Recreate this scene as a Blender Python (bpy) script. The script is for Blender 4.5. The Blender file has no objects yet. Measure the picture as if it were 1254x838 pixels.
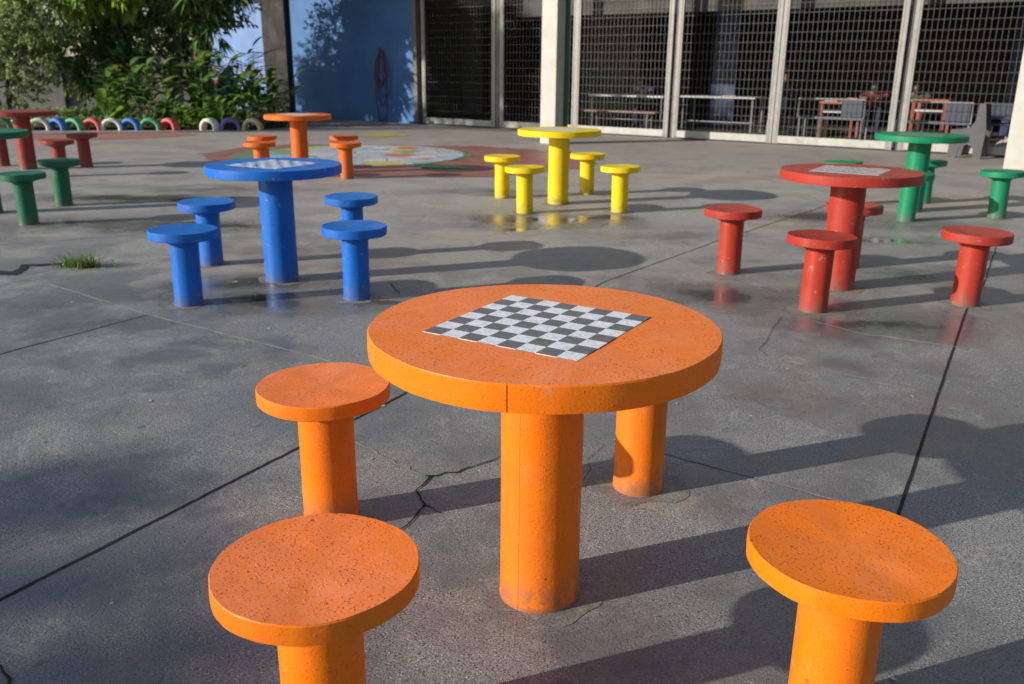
import bpy, bmesh, math, random
import numpy as np
from mathutils import Vector, Matrix

R = math.radians
PI = math.pi
random.seed(7)
rng = np.random.default_rng(11)
scene = bpy.context.scene
col = scene.collection

# ------------------------------------------------------------------ helpers
def tag(o, label=None, cat=None, group=None, kind=None):
    if label: o['label'] = label
    if cat: o['category'] = cat
    if group: o['group'] = group
    if kind: o['kind'] = kind
    return o

def empty(name, loc=(0, 0, 0), rz=0.0):
    o = bpy.data.objects.new(name, None)
    o.empty_display_size = 0.2
    o.location = loc
    o.rotation_euler = (0, 0, rz)
    col.objects.link(o)
    return o

def link_mesh(name, me, mat, parent=None, loc=None, rz=None):
    o = bpy.data.objects.new(name, me)
    if mat:
        for m in (mat if isinstance(mat, (list, tuple)) else [mat]):
            me.materials.append(m)
    col.objects.link(o)
    if parent: o.parent = parent
    if loc is not None: o.location = loc
    if rz is not None: o.rotation_euler = (0, 0, rz)
    return o

class MB:
    """collects verts / faces of one mesh"""
    def __init__(self):
        self.v = []; self.f = []; self.s = []; self.m = []
        self.mi = 0
    def add(self, verts, faces, smooth=False):
        b = len(self.v)
        self.v += [tuple(p) for p in verts]
        for f in faces:
            self.f.append([i + b for i in f]); self.s.append(smooth); self.m.append(self.mi)
    def box(self, x0, x1, y0, y1, z0, z1):
        v = [(x0,y0,z0),(x1,y0,z0),(x1,y1,z0),(x0,y1,z0),(x0,y0,z1),(x1,y0,z1),(x1,y1,z1),(x0,y1,z1)]
        self.add(v, [(3,2,1,0),(4,5,6,7),(0,1,5,4),(1,2,6,5),(2,3,7,6),(3,0,4,7)])
    def tube(self, pts, rad, n=8, caps=True, smooth=True):
        pts = [Vector(p) for p in pts]
        if not isinstance(rad, (list, tuple)): rad = [rad] * len(pts)
        rings = []
        prev = None
        for i, p in enumerate(pts):
            t = (pts[min(i+1, len(pts)-1)] - pts[max(i-1, 0)])
            if t.length < 1e-9: t = Vector((0,0,1))
            t.normalize()
            if prev is None:
                a = Vector((1,0,0)) if abs(t.x) < .8 else Vector((0,1,0))
                u = t.cross(a).normalized()
            else:
                u = (prev - t * prev.dot(t)).normalized()
            prev = u
            w = t.cross(u)
            rings.append([p + (u*math.cos(2*PI*k/n) + w*math.sin(2*PI*k/n)) * rad[i] for k in range(n)])
        v = [q for r in rings for q in r]
        f = []
        for i in range(len(rings)-1):
            for k in range(n):
                f.append((i*n+k, i*n+(k+1) % n, (i+1)*n+(k+1) % n, (i+1)*n+k))
        self.add(v, f, smooth)
        if caps:
            self.add(rings[0], [tuple(range(n))[::-1]]); self.add(rings[-1], [tuple(range(n))])
    def lathe(self, prof, n=64, wob=0.0, smooth=True, seed=0, step=None):
        """prof: list of (r,z) bottom to top; r=0 at the ends closes it"""
        r_ = random.Random(seed)
        ph = [r_.uniform(0, 2*PI) for _ in range(6)]
        v = []; f = []; idx = []
        angs = [2*PI*k/n for k in range(n)]
        if step:
            angs = sorted(angs + [(step[0]-.0006) % (2*PI), (step[0]+.0006) % (2*PI)]); n = len(angs)
        for (r, z) in prof:
            if r < 1e-6:
                idx.append([len(v)]); v.append((0, 0, z)); continue
            row = []
            for a in angs:
                w = 1 + wob*(math.sin(3*a+ph[0])*.5 + math.sin(7*a+ph[1])*.3 + math.sin(17*a+ph[2])*.25 + math.sin(31*a+ph[3])*.18)
                if step and r > .05 and (step[0] - a) % (2*PI) < step[1]: w *= 1 + step[2]*(1 - ((step[0] - a) % (2*PI))/step[1])/r
                row.append(len(v)); v.append((r*w*math.cos(a), r*w*math.sin(a), z + wob*.12*math.sin(5*a+ph[4])*(r > .05)))
            idx.append(row)
        for i in range(len(idx)-1):
            a, b = idx[i], idx[i+1]
            for k in range(n):
                k2 = (k+1) % n
                if len(a) == 1 and len(b) == 1: continue
                if len(a) == 1: f.append((a[0], b[k2], b[k])) if False else f.append((a[0], b[k], b[k2])[::-1])
                elif len(b) == 1: f.append((a[k], a[k2], b[0]))
                else: f.append((a[k], a[k2], b[k2], b[k]))
        self.add(v, f, smooth)
    def mesh(self, name, bevel=0.0, sharp=35):
        me = bpy.data.meshes.new(name)
        me.from_pydata(self.v, [], self.f)
        me.polygons.foreach_set('use_smooth', self.s)
        me.polygons.foreach_set('material_index', self.m)
        me.update()
        if bevel:
            bm = bmesh.new(); bm.from_mesh(me)
            bmesh.ops.bevel(bm, geom=[e for e in bm.edges if len(e.link_faces) == 2 and e.calc_face_angle(0) > R(40)],
                            offset=bevel, segments=2, affect='EDGES', profile=.6)
            bm.to_mesh(me); bm.free()
        if any(self.s):
            me.set_sharp_from_angle(angle=R(sharp))
        return me
    def build(self, name, mat, parent=None, loc=None, rz=None, bevel=0.0, sharp=35):
        return link_mesh(name, self.mesh(name, bevel, sharp), mat, parent, loc, rz)

# ------------------------------------------------------------------ node materials
class NT:
    def __init__(self, name):
        self.m = bpy.data.materials.new(name); self.m.use_nodes = True
        self.t = self.m.node_tree; self.n = self.t.nodes; self.n.clear()
        self.out = self.n.new('ShaderNodeOutputMaterial')
        self.p = self.n.new('ShaderNodeBsdfPrincipled')
        self.l(self.p.outputs[0], self.out.inputs['Surface'])
    def l(self, a, b): self.t.links.new(a, b)
    def put(self, sock, val):
        if hasattr(val, 'is_output') or isinstance(val, bpy.types.NodeSocket): self.l(val, sock)
        elif isinstance(val, (tuple, list)) and sock.type == 'RGBA' and len(val) == 3: sock.default_value = (*val, 1)
        else: sock.default_value = val
    def coord(self, kind='Object'):
        return self.n.new('ShaderNodeTexCoord').outputs[kind]
    def vmath(self, op, a, b=None):
        n = self.n.new('ShaderNodeVectorMath'); n.operation = op
        self.put(n.inputs[0], a)
        if b is not None:
            if op == 'SCALE': self.put(n.inputs['Scale'], b)
            else: self.put(n.inputs[1], b)
        return n.outputs['Value'] if op in ('LENGTH', 'DISTANCE', 'DOT_PRODUCT') else n.outputs[0]
    def math(self, op, a, b=None, c=None, clamp=False):
        n = self.n.new('ShaderNodeMath'); n.operation = op; n.use_clamp = clamp
        self.put(n.inputs[0], a)
        if b is not None: self.put(n.inputs[1], b)
        if c is not None: self.put(n.inputs[2], c)
        return n.outputs[0]
    def noise(self, v, scale, detail=3, rough=.55, dist=0.0, color=False):
        n = self.n.new('ShaderNodeTexNoise')
        self.put(n.inputs['Vector'], v)
        n.inputs['Scale'].default_value = scale; n.inputs['Detail'].default_value = detail
        n.inputs['Roughness'].default_value = rough; n.inputs['Distortion'].default_value = dist
        return n.outputs['Color' if color else 'Fac']
    def voro(self, v, scale, feature='F1', out='Distance', rand=1.0):
        n = self.n.new('ShaderNodeTexVoronoi'); n.feature = feature
        self.put(n.inputs['Vector'], v); n.inputs['Scale'].default_value = scale
        n.inputs['Randomness'].default_value = rand
        return n.outputs[out]
    def ramp(self, fac, lo, hi, a=0.0, b=1.0, smooth=True):
        n = self.n.new('ShaderNodeMapRange'); n.interpolation_type = 'SMOOTHSTEP' if smooth else 'LINEAR'
        self.put(n.inputs['Value'], fac)
        n.inputs['From Min'].default_value = lo; n.inputs['From Max'].default_value = hi
        n.inputs['To Min'].default_value = a; n.inputs['To Max'].default_value = b
        return n.outputs['Result']
    def mix(self, fac, a, b, mode='MIX'):
        n = self.n.new('ShaderNodeMix'); n.data_type = 'RGBA'; n.blend_type = mode
        self.put(n.inputs[0], fac); self.put(n.inputs[6], a); self.put(n.inputs[7], b)
        return n.outputs[2]
    def bump(self, h, strength=.3, dist=.01, normal=None):
        n = self.n.new('ShaderNodeBump')
        n.inputs['Strength'].default_value = strength; n.inputs['Distance'].default_value = dist
        self.put(n.inputs['Height'], h)
        if normal is not None: self.put(n.inputs['Normal'], normal)
        return n.outputs[0]
    def objrand(self):
        return self.n.new('ShaderNodeObjectInfo').outputs['Random']
    def offset_coord(self):
        r = self.objrand()
        c = self.n.new('ShaderNodeCombineXYZ')
        self.l(self.math('MULTIPLY', r, 37.0), c.inputs[0]); self.l(self.math('MULTIPLY', r, 91.0), c.inputs[1])
        return self.vmath('ADD', self.coord(), c.outputs[0])
    def set(self, **k):
        for a, b in k.items():
            self.put(self.p.inputs[a.replace('_', ' ')], b)
        return self.m

def simple(name, colr, rough=.6, var=.12, scale=6.0, metal=0.0, bump=.05, spec=.5, dirt=None):
    t = NT(name); v = t.offset_coord()
    n = t.noise(v, scale, 4)
    c = t.mix(t.ramp(n, .3, .75), tuple(x*(1-var) for x in colr), tuple(min(1, x*(1+var)) for x in colr))
    if dirt:
        d = t.ramp(t.noise(v, scale*.7, 5, .65), .52, .72)
        c = t.mix(t.math('MULTIPLY', d, dirt), c, (.09, .08, .065))
    return t.set(Base_Color=c, Roughness=t.ramp(t.noise(v, scale*2.3, 3), .3, .7, rough*.85, min(1, rough*1.15)),
                 Metallic=metal, Specular_IOR_Level=spec, Normal=t.bump(t.noise(v, scale*14, 3), bump, .004))

def paint(name, colr, dry, worn=0.0):
    """thick gloss paint on cast concrete, wet, pitted and dusty on its upward faces"""
    t = NT(name); v = t.offset_coord()
    big = t.noise(v, 3.2, 4, .6)
    mid = t.noise(v, 13, 4, .6)
    fine = t.noise(v, 150, 3, .6)
    c = t.mix(t.ramp(big, .35, .68), colr, tuple(min(1, x*.86 + .006) for x in colr))
    up = t.n.new('ShaderNodeNewGeometry').outputs['Normal']
    sep = t.n.new('ShaderNodeSeparateXYZ'); t.l(up, sep.inputs[0])
    isup = t.ramp(sep.outputs['Z'], .6, .95)
    dustf = t.math('MULTIPLY', isup, t.ramp(t.math('ADD', t.math('MULTIPLY', big, .6), t.math('MULTIPLY', mid, .4)), .36, .62, .25, .95))
    c = t.mix(dustf, c, dry)
    # pits and specks
    vj = t.vmath('ADD', v, t.vmath('SCALE', t.noise(v, 240, 2, .6, color=True), .006))
    sp = t.voro(vj, 155, out='Distance'); spm = t.voro(vj, 155, out='Color')
    sc = t.n.new('ShaderNodeSeparateColor'); t.l(spm, sc.inputs[0])
    pit = t.math('MULTIPLY', t.ramp(sp, .36, .20), t.ramp(sc.outputs[0], .42, .56))
    pit = t.math('MULTIPLY', pit, t.ramp(t.math('ADD', t.math('MULTIPLY', mid, .5), t.math('MULTIPLY', t.noise(v, 6.5, 4, .7), .5)), .36, .54, .22, 1.0))
    pit = t.math('MULTIPLY', pit, t.math('ADD', .35, t.math('MULTIPLY', isup, .65)))
    sp2 = t.voro(v, 26, out='Distance'); sc2 = t.n.new('ShaderNodeSeparateColor'); t.l(t.voro(v, 26, out='Color'), sc2.inputs[0])
    chip = t.math('MULTIPLY', t.ramp(sp2, .15, .09), t.ramp(sc2.outputs[1], .90, .93))
    pits = t.math('MAXIMUM', pit, t.math('MULTIPLY', chip, .75))
    c = t.mix(t.math('MULTIPLY', pits, .8), c, tuple(x*.17 + .003 for x in colr))
    c = t.mix(t.ramp(t.noise(v, 210, 2, .7), .52, .72, 0, .38), c, tuple(x*.5 for x in colr))
    c = t.mix(t.math('MULTIPLY', t.ramp(t.noise(v, 28, 6, .75, 1.5), .60, .70), .30), c, tuple(min(1, x*.55+.02) for x in colr))
    fade = t.ramp(t.noise(v, 5.2, 6, .72, .7), .50, .70, 0, .38)
    c = t.mix(t.math('MULTIPLY', fade, isup), c, tuple(min(1, x*.92 + .085) for x in dry))
    c = t.mix(t.ramp(t.noise(v, 7.5, 5, .7, .5), .58, .74, 0, .35), c, tuple(x*.62 for x in colr))
    # scuffs / dirt near the ground
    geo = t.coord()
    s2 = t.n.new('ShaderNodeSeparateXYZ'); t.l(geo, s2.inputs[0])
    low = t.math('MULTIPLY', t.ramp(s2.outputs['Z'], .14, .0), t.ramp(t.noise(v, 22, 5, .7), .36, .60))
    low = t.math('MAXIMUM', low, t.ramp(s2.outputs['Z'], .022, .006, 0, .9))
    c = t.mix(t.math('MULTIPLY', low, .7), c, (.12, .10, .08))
    if worn:
        wf = t.ramp(t.noise(v, 18, 6, .7), .60, .68)
        c = t.mix(t.math('MULTIPLY', wf, worn), c, (.30, .28, .26))
    rough = t.ramp(t.noise(v, 8, 4), .35, .65, .36, .60)
    rough = t.math('ADD', rough, t.math('MULTIPLY', dustf, .16))
    # water beads: small domes
    b1 = t.voro(v, 120, out='Distance')
    bc = t.n.new('ShaderNodeSeparateColor'); t.l(t.voro(v, 120, out='Color'), bc.inputs[0])
    bead = t.math('MULTIPLY', t.ramp(b1, .38, .12), t.ramp(bc.outputs[2], .90, .92))
    hgt = t.math('ADD', t.math('MULTIPLY', mid, .5), t.math('MULTIPLY', fine, .22))
    hgt = t.math('ADD', hgt, t.math('MULTIPLY', bead, .3))
    hgt = t.math('SUBTRACT', hgt, t.math('MULTIPLY', pits, .3))
    return t.set(Base_Color=c, Roughness=rough, Normal=t.bump(hgt, .55, .004), Specular_IOR_Level=.32)

M = {}
M['orange'] = paint('orange_paint', (.86, .185, .002), (.93, .235, .068), .22)
M['orange_wet'] = paint('wet_orange_paint', (.86, .185, .002), (.90, .195, .008), .16)
M['orange_deep'] = paint('deep_orange_paint', (.66, .125, .006), (.66, .135, .02))
M['blue'] = paint('blue_paint', (.002, .125, .52), (.006, .165, .53), .45)
M['yellow'] = paint('yellow_paint', (.80, .56, .002), (.80, .57, .015))
M['red'] = paint('red_paint', (.37, .033, .017), (.38, .055, .035), .45)
M['brick'] = paint('brick_red_paint', (.25, .028, .018), (.27, .06, .055), .3)
M['green'] = paint('green_paint', (.003, .205, .085), (.01, .215, .10), .3)
M['dark_green'] = paint('dark_green_paint', (.004, .12, .055), (.02, .16, .09), .3)

def board_mat(name, white, black, blur):
    t = NT(name); v = t.coord()
    ch = t.n.new('ShaderNodeTexChecker'); ch.inputs['Scale'].default_value = 1.0
    w = t.vmath('SCALE', v, 1/.0511)
    t.l(t.vmath('ADD', w, (100.0, 101.0, .5)), ch.inputs['Vector'])
    ch.inputs['Color1'].default_value = (*black, 1); ch.inputs['Color2'].default_value = (*white, 1)
    n = t.noise(v, 45, 5, .7); n2 = t.noise(v, 160, 3)
    c = t.mix(t.ramp(n, .42, .72, 0, .45), ch.outputs['Color'], (.30, .29, .30))
    c = t.mix(t.ramp(n2, .58, .70, 0, .7), c, (.04, .04, .045))
    wn = t.noise(v, 95, 4, .75, 2.0)
    c = t.mix(t.ramp(wn, .55, .68, 0, .5), c, (.33, .32, .32))
    if blur: c = t.mix(t.ramp(t.noise(v, 16, 5, .7), .45, .62, 0, blur), c, white)
    return t.set(Base_Color=c, Roughness=t.ramp(n, .3, .7, .35, .6), Normal=t.bump(t.math('ADD', n, t.math('MULTIPLY', n2, .5)), .35, .003))
M['board'] = board_mat('chessboard_squares', (.82, .83, .85), (.092, .092, .097), 0)
M['board_blue'] = board_mat('worn_blue_chessboard', (.66, .70, .75), (.012, .13, .44), .75)
M['board_red'] = board_mat('worn_red_chessboard', (.55, .50, .50), (.26, .20, .23), .7)
M['board_pale'] = board_mat('worn_pale_chessboard', (.70, .68, .55), (.45, .42, .36), .5)
M['board_green'] = board_mat('worn_green_chessboard', (.16, .26, .2), (.05, .14, .09), .4)

M['white_col'] = simple('cream_white_paint', (.44, .425, .38), .7, .06, 3, bump=.1, dirt=.14)
M['frame'] = simple('grey_white_steel_paint', (.23, .227, .215), .45, .09, 7, dirt=.30)
M['rail'] = simple('white_kick_rail', (.36, .35, .325), .5, .1, 5, dirt=.35)
M['wire'] = simple('galvanised_wire', (.056, .056, .056), .5, .15, 9)
M['dark_wall'] = simple('dark_interior_plaster', (.062, .06, .056), .85, .2, 1.2)
M['olive_wall'] = simple('olive_interior_plaster', (.15, .14, .10), .85, .12, 1.0)
M['grey_wall'] = simple('grey_interior_plaster', (.17, .165, .15), .85, .12, 1.3)
M['int_floor'] = simple('interior_concrete_floor', (.10, .09, .072), .6, .25, 1.5, dirt=.3)
M['blue_col'] = simple('blue_pillar_paint', (.012, .03, .10), .6, .12, 3)
M['pillar'] = simple('bare_grey_concrete', (.15, .14, .135), .85, .2, 2.5, bump=.2, dirt=.3)
M['slab'] = simple('cream_concrete_slab', (.45, .43, .39), .8, .1, 1.5, dirt=.2)
M['pipe_green'] = simple('dark_green_pipe', (.01, .055, .035), .4, .1, 8)
M['steel'] = simple('brushed_table_steel', (.26, .265, .28), .38, .1, 6, metal=.25)
M['white_top'] = simple('white_laminate', (.45, .45, .46), .4, .05, 6)
M['pinkwood'] = simple('pinkish_wood_plank', (.26, .14, .12), .6, .2, 10, dirt=.2)
M['bench_grey'] = simple('grey_blue_bench_plastic', (.07, .085, .125), .5, .12, 6)
M['chair_grey'] = simple('mid_grey_moulded_plastic', (.06, .06, .066), .5, .1, 7, dirt=.2)
M['chair_blue'] = simple('faded_blue_plastic', (.022, .034, .062), .5, .1, 7)
M['int_orange'] = simple('orange_laminate', (.28, .085, .03), .5, .1, 7)
M['int_redor'] = simple('red_orange_enamel', (.25, .05, .02), .5, .1, 7)
M['tan'] = simple('tan_card', (.55, .38, .20), .7, .15, 12)
M['cloth_white'] = simple('white_cotton', (.42, .40, .36), .9, .1, 14)
M['hose'] = simple('faded_red_rubber', (.12, .045, .05), .55, .2, 20)
M['hook'] = simple('dark_iron', (.05, .05, .05), .5, .1, 10, metal=.5)
M['soil'] = simple('damp_soil', (.045, .035, .022), .95, .35, 4, bump=.5)
M['rock'] = simple('grey_garden_stone', (.23, .21, .18), .9, .25, 6, bump=.4)
M['skin'] = simple('warm_skin', (.16, .07, .045), .6, .06, 9)
M['hair'] = simple('dark_hair', (.012, .010, .009), .5, .2, 40)

def wall_blue():
    t = NT('blue_wall_paint'); v = t.coord()
    n = t.noise(v, 1.3, 5, .6); n2 = t.noise(v, 7, 5, .65)
    c = t.mix(t.ramp(n, .3, .7), (.040, .125, .31), (.060, .165, .38))
    sv = t.n.new('ShaderNodeMapping'); t.l(v, sv.inputs['Vector']); sv.inputs['Scale'].default_value = (5, 5, .5)
    st = t.noise(sv.outputs[0], 2.0, 4, .6)
    c = t.mix(t.ramp(st, .55, .75, 0, .35), c, (.11, .22, .40))
    c = t.mix(t.ramp(n2, .62, .74, 0, .3), c, (.10, .12, .16))
    return t.set(Base_Color=c, Roughness=.75, Normal=t.bump(n2, .2, .004))
M['blue_wall'] = wall_blue()
M['pale_blue_wall'] = simple('pale_blue_wall_paint', (.16, .27, .52), .8, .06, 1.2)

# ------------------------------------------------------------------ ground
PUDDLES = [ # x, y, rx, ry : shallow rain puddles left on the slab
    (.03, 7.62, .34, .13), (.34, 8.08, .55, .26), (.78, 8.22, .34, .16), (-1.45, 5.02, .36, .20), (-1.72, 5.52, .36, .22),
    (1.36, 5.25, .42, .26), (2.02, 4.66, .50, .16), (2.95, 8.35, .55, .30), (-.75, 5.0, .28, .12), (3.05, 7.2, .4, .15),
    (-2.6, 7.6, .8, .2), (-3.9, 9.2, 1.2, .25)]
STAINS = [ # warm, dry looking silt patches
    (-1.2, 6.2, 1.5, .9), (-.2, 7.0, .9, .5), (2.4, 7.9, .8, .35), (.45, 2.62, .18, .12), (5.2, 9.5, 2.0, 1.0), (3.0, 11.5, 3.2, .9)]
def ground_mat():
    t = NT('wet_concrete_paving'); v = t.coord()
    sep = t.n.new('ShaderNodeSeparateXYZ'); t.l(v, sep.inputs[0])
    big = t.noise(v, .45, 5, .6); mid = t.noise(v, 2.1, 5, .62); sm = t.noise(v, 11, 4, .6)
    grain = t.noise(v, 170, 3, .75)
    c = t.mix(t.ramp(big, .32, .66), (.225, .216, .208), (.36, .342, .318))
    c = t.mix(t.ramp(mid, .36, .66, .0, .55), c, (.27, .262, .25))
    c = t.mix(t.ramp(mid, .60, .74, .0, .35), c, (.42, .395, .355))
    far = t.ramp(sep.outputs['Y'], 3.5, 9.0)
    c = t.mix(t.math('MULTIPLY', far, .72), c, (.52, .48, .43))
    # aggregate showing through
    ag = t.voro(v, 125, out='Distance'); agc = t.n.new('ShaderNodeSeparateColor'); t.l(t.voro(v, 125, out='Color'), agc.inputs[0])
    light = t.math('MULTIPLY', t.ramp(ag, .42, .22), t.ramp(agc.outputs[0], .70, .80))
    dark = t.math('MULTIPLY', t.ramp(ag, .48, .26), t.ramp(agc.outputs[1], .62, .72))
    c = t.mix(t.math('MULTIPLY', light, .75), c, (.62, .60, .56))
    c = t.mix(t.math('MULTIPLY', dark, .8), c, (.075, .075, .08))
    c = t.mix(t.ramp(grain, .34, .58, .85, 0), c, (.06, .06, .06))
    c = t.mix(t.ramp(grain, .56, .74, 0, .85), c, (.70, .68, .64))
    vd0 = t.vmath('ADD', v, t.vmath('SCALE', t.noise(v, 17, 3, .6, color=True), .05))
    # blotches of grime
    gr = t.noise(v, 4.3, 7, .72, .8)
    c = t.mix(t.ramp(gr, .58, .74, 0, .55), c, (.13, .125, .115))
    # distort coordinates for hand-placed patches
    wob = t.vmath('SCALE', t.vmath('SUBTRACT', t.noise(v, 2.6, 5, .65, color=True), (.5, .5, .5)), .75)
    vd = t.vmath('ADD', v, wob)
    def patch(lst, lo, hi):
        acc = None
        for (x, y, rx, ry) in lst:
            d = t.vmath('LENGTH', t.vmath('DIVIDE', t.vmath('SUBTRACT', vd, (x, y, 0)), (rx, ry, 1.0e3)))
            f = t.ramp(d, hi, lo)
            acc = f if acc is None else t.math('MAXIMUM', acc, f)
        return acc
    st = patch(STAINS, .3, 1.1)
    c = t.mix(t.math('MULTIPLY', st, .42), c, (.43, .33, .25))
    # pinkish old paint near the doors
    pk = t.math('MULTIPLY', t.ramp(sep.outputs['Y'], 11.5, 15.5), t.ramp(t.noise(v, .8, 5, .65), .40, .58))
    c = t.mix(t.math('MULTIPLY', pk, .5), c, (.43, .32, .29))
    moss = t.math('MULTIPLY', t.ramp(t.noise(v, 3.4, 5, .7), .60, .72), t.ramp(t.noise(v, 40, 3), .4, .6))
    c = t.mix(t.math('MULTIPLY', moss, .4), c, (.10, .105, .055))
    # old gum spots, drips and tide marks
    gs = t.voro(vd0, 6.5, out='Distance'); gc = t.n.new('ShaderNodeSeparateColor'); t.l(t.voro(vd0, 6.5, out='Color'), gc.inputs[0])
    gum = t.math('MULTIPLY', t.ramp(gs, .13, .08), t.ramp(gc.outputs[0], .66, .72))
    c = t.mix(t.math('MULTIPLY', gum, .55), c, (.07, .068, .065))
    gs2 = t.voro(vd0, 15, out='Distance'); gc2 = t.n.new('ShaderNodeSeparateColor'); t.l(t.voro(vd0, 15, out='Color'), gc2.inputs[0])
    c = t.mix(t.math('MULTIPLY', t.math('MULTIPLY', t.ramp(gs2, .12, .07), t.ramp(gc2.outputs[1], .86, .90)), .6), c, (.60, .58, .54))
    tide = t.math('ABSOLUTE', t.math('SUBTRACT', t.noise(v, .9, 5, .62, .4), .5))
    c = t.mix(t.ramp(tide, .016, .0, 0, .34), c, (.13, .125, .118))
    tide2 = t.math('ABSOLUTE', t.math('SUBTRACT', t.noise(v, 1.9, 5, .66, .6), .47))
    c = t.mix(t.ramp(tide2, .014, .0, 0, .28), c, (.46, .44, .40))
    # damp film
    damp = t.ramp(t.math('ADD', t.math('MULTIPLY', big, .4), t.math('MULTIPLY', t.noise(v, 1.6, 6, .65), .6)), .46, .57)
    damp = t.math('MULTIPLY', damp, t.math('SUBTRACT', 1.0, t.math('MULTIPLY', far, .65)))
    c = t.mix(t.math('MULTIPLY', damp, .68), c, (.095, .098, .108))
    dp_ = patch([(-1.35, 1.75, .85, .75), (-.75, 3.35, .6, .4), (.55, 1.85, .5, .3), (1.9, 3.3, .6, .5), (-2.6, 4.6, .7, .5), (1.1, 1.6, .35, .4), (-1.4, 5.15, 1.25, .55), (.35, 7.95, 1.3, .55), (1.45, 5.25, .85, .5), (2.2, 4.6, .8, .32), (3.5, 7.9, 1.0, .4), (-3.4, 7.6, 1.5, .5), (-.2, 4.6, .6, .4), (3.4, 4.4, .7, .5), (-3.2, 10, 1.6, .5), (-2.2, 3.4, .5, .5), (-1.6, 6.6, .8, .3), (1.5, 7.3, .9, .25), (2.9, 5.9, .9, .3), (-.3, 9.9, 1.1, .4), (1.1, 3.6, .35, .3), (2.6, 2.9, .5, .4)], .2, 1.2)
    dp_ = t.math('MULTIPLY', dp_, t.ramp(t.noise(v, 3.1, 5, .65), .38, .56, .35, 1))
    c = t.mix(t.math('MULTIPLY', dp_, .6), c, (.088, .089, .094))
    pud = patch(PUDDLES, .35, 1.0)
    rim = patch(PUDDLES, .7, 1.9)
    c = t.mix(t.math('MULTIPLY', rim, .38), c, (.10, .096, .088))
    c = t.mix(t.math('MULTIPLY', pud, .6), c, (.06, .057, .05))
    ro = t.math('SUBTRACT', .66, t.math('MULTIPLY', damp, .32))
    ro = t.math('SUBTRACT', ro, t.math('MULTIPLY', rim, .30))
    ro = t.math('SUBTRACT', ro, t.math('MULTIPLY', dp_, .30))
    ro = t.math('MULTIPLY', ro, t.math('SUBTRACT', 1.0, t.math('MULTIPLY', pud, .95)))
    ro = t.math('MAXIMUM', ro, .03)
    h = t.math('ADD', t.math('MULTIPLY', grain, .5), t.math('MULTIPLY', sm, .9))
    h = t.math('ADD', h, t.math('MULTIPLY', light, .35))
    h = t.math('SUBTRACT', h, t.math('MULTIPLY', dark, .4))
    h = t.math('MULTIPLY', h, t.math('SUBTRACT', 1.0, t.math('MULTIPLY', pud, .97)))
    return t.set(Base_Color=c, Roughness=ro, Normal=t.bump(h, .6, .004), Specular_IOR_Level=.5)
M['ground'] = ground_mat()

m = MB()
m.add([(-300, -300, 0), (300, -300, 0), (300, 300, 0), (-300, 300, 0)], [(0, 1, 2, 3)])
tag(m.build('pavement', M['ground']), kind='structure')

def strip(m, pts, w, z, jit=.3, sub=14, seed=0):
    """thin irregular ribbon lying on the paving"""
    r = random.Random(seed)
    pts = [Vector((p[0], p[1], 0)) for p in pts]
    dense = []
    for a, b in zip(pts[:-1], pts[1:]):
        n = max(2, int((b-a).length * sub))
        dense += [a.lerp(b, i/n) for i in range(n)]
    dense.append(pts[-1])
    L = []; Rr = []
    for i, p in enumerate(dense):
        t = (dense[min(i+1, len(dense)-1)] - dense[max(0, i-1)]).normalized()
        nrm = Vector((-t.y, t.x, 0))
        ww = (w[0] + (w[1]-w[0])*i/(len(dense)-1)) if isinstance(w, tuple) else w
        c = p + nrm * r.gauss(0, jit*ww)
        a = ww*.5*(1 + r.uniform(-jit, jit)); b = ww*.5*(1 + r.uniform(-jit, jit))
        L.append((c.x+nrm.x*a, c.y+nrm.y*a, z)); Rr.append((c.x-nrm.x*b, c.y-nrm.y*b, z))
    k = len(L)
    m.add(L + Rr, [(i, k+i, k+i+1, i+1) for i in range(k-1)])

M['joint'] = simple('dark_joint_filler', (.004, .004, .004), .8, .3, 20)
M['seam'] = simple('pale_mortar_seam', (.30, .285, .26), .85, .25, 12)
def ext(a, b, k):  # lengthen a segment
    return (a[0] + (b[0]-a[0])*k, a[1] + (b[1]-a[1])*k)
m = MB()
strip(m, [(-3.05, -1.0), (-1.34, 1.98), (-.78, 2.96), (-.46, 3.52)], .0125, .0016, .07, sub=22, seed=1)
strip(m, [(-.46, 3.52), (.61, 5.62), (1.69, 7.10), (3.70, 9.65)], (.008, .006), .0016, .3, seed=2)
strip(m, [(-.6, -1.2), (.84, 1.79), (1.24, 2.50), (2.68, 4.98)], .0115, .0016, .05, sub=18, seed=3)
strip(m, [(2.68, 4.98), (3.13, 5.65), (4.1, 7.3)], .008, .0016, .4, seed=4)
strip(m, [(-4.6, .3), (-2.48, 4.01), (-2.05, 4.73)], .008, .0016, .25, seed=5)
tag(m.build('pavement_joints', M['joint']), kind='structure')
m = MB()
strip(m, [(-3.14, 5.56), (-2.05, 4.73), (-.9, 3.97), (-.46, 3.62)], .012, .0022, .3, seed=6)
strip(m, [(1.70, 4.69), (1.85, 4.49), (2.25, 4.26)], (.012, .02), .0022, .5, seed=7)
strip(m, [(2.25, 4.26), (2.51, 4.07), (3.2, 3.6)], .008, .0022, .5, seed=8)
strip(m, [(1.26, 4.07), (1.53, 3.83), (1.88, 3.60)], (.012, .006), .0022, .5, seed=9)
strip(m, [(.56, 2.93), (.97, 2.65), (1.14, 2.51)], .007, .0022, .4, seed=10)
strip(m, [(-.60, 3.02), (-.46, 2.88), (-.30, 2.72)], .007, .0022, .6, seed=11, sub=40)
strip(m, [(-5.2, 6.05), (-3.98, 6.68), (-2.93, 7.26)], .014, .0022, .4, seed=12)
strip(m, [(-2.6, 7.0), (-1.9, 6.7), (-1.6, 6.4)], .02, .0022, .5, seed=13)
tag(m.build('pavement_seams', M['seam']), kind='structure')
m = MB()
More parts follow.
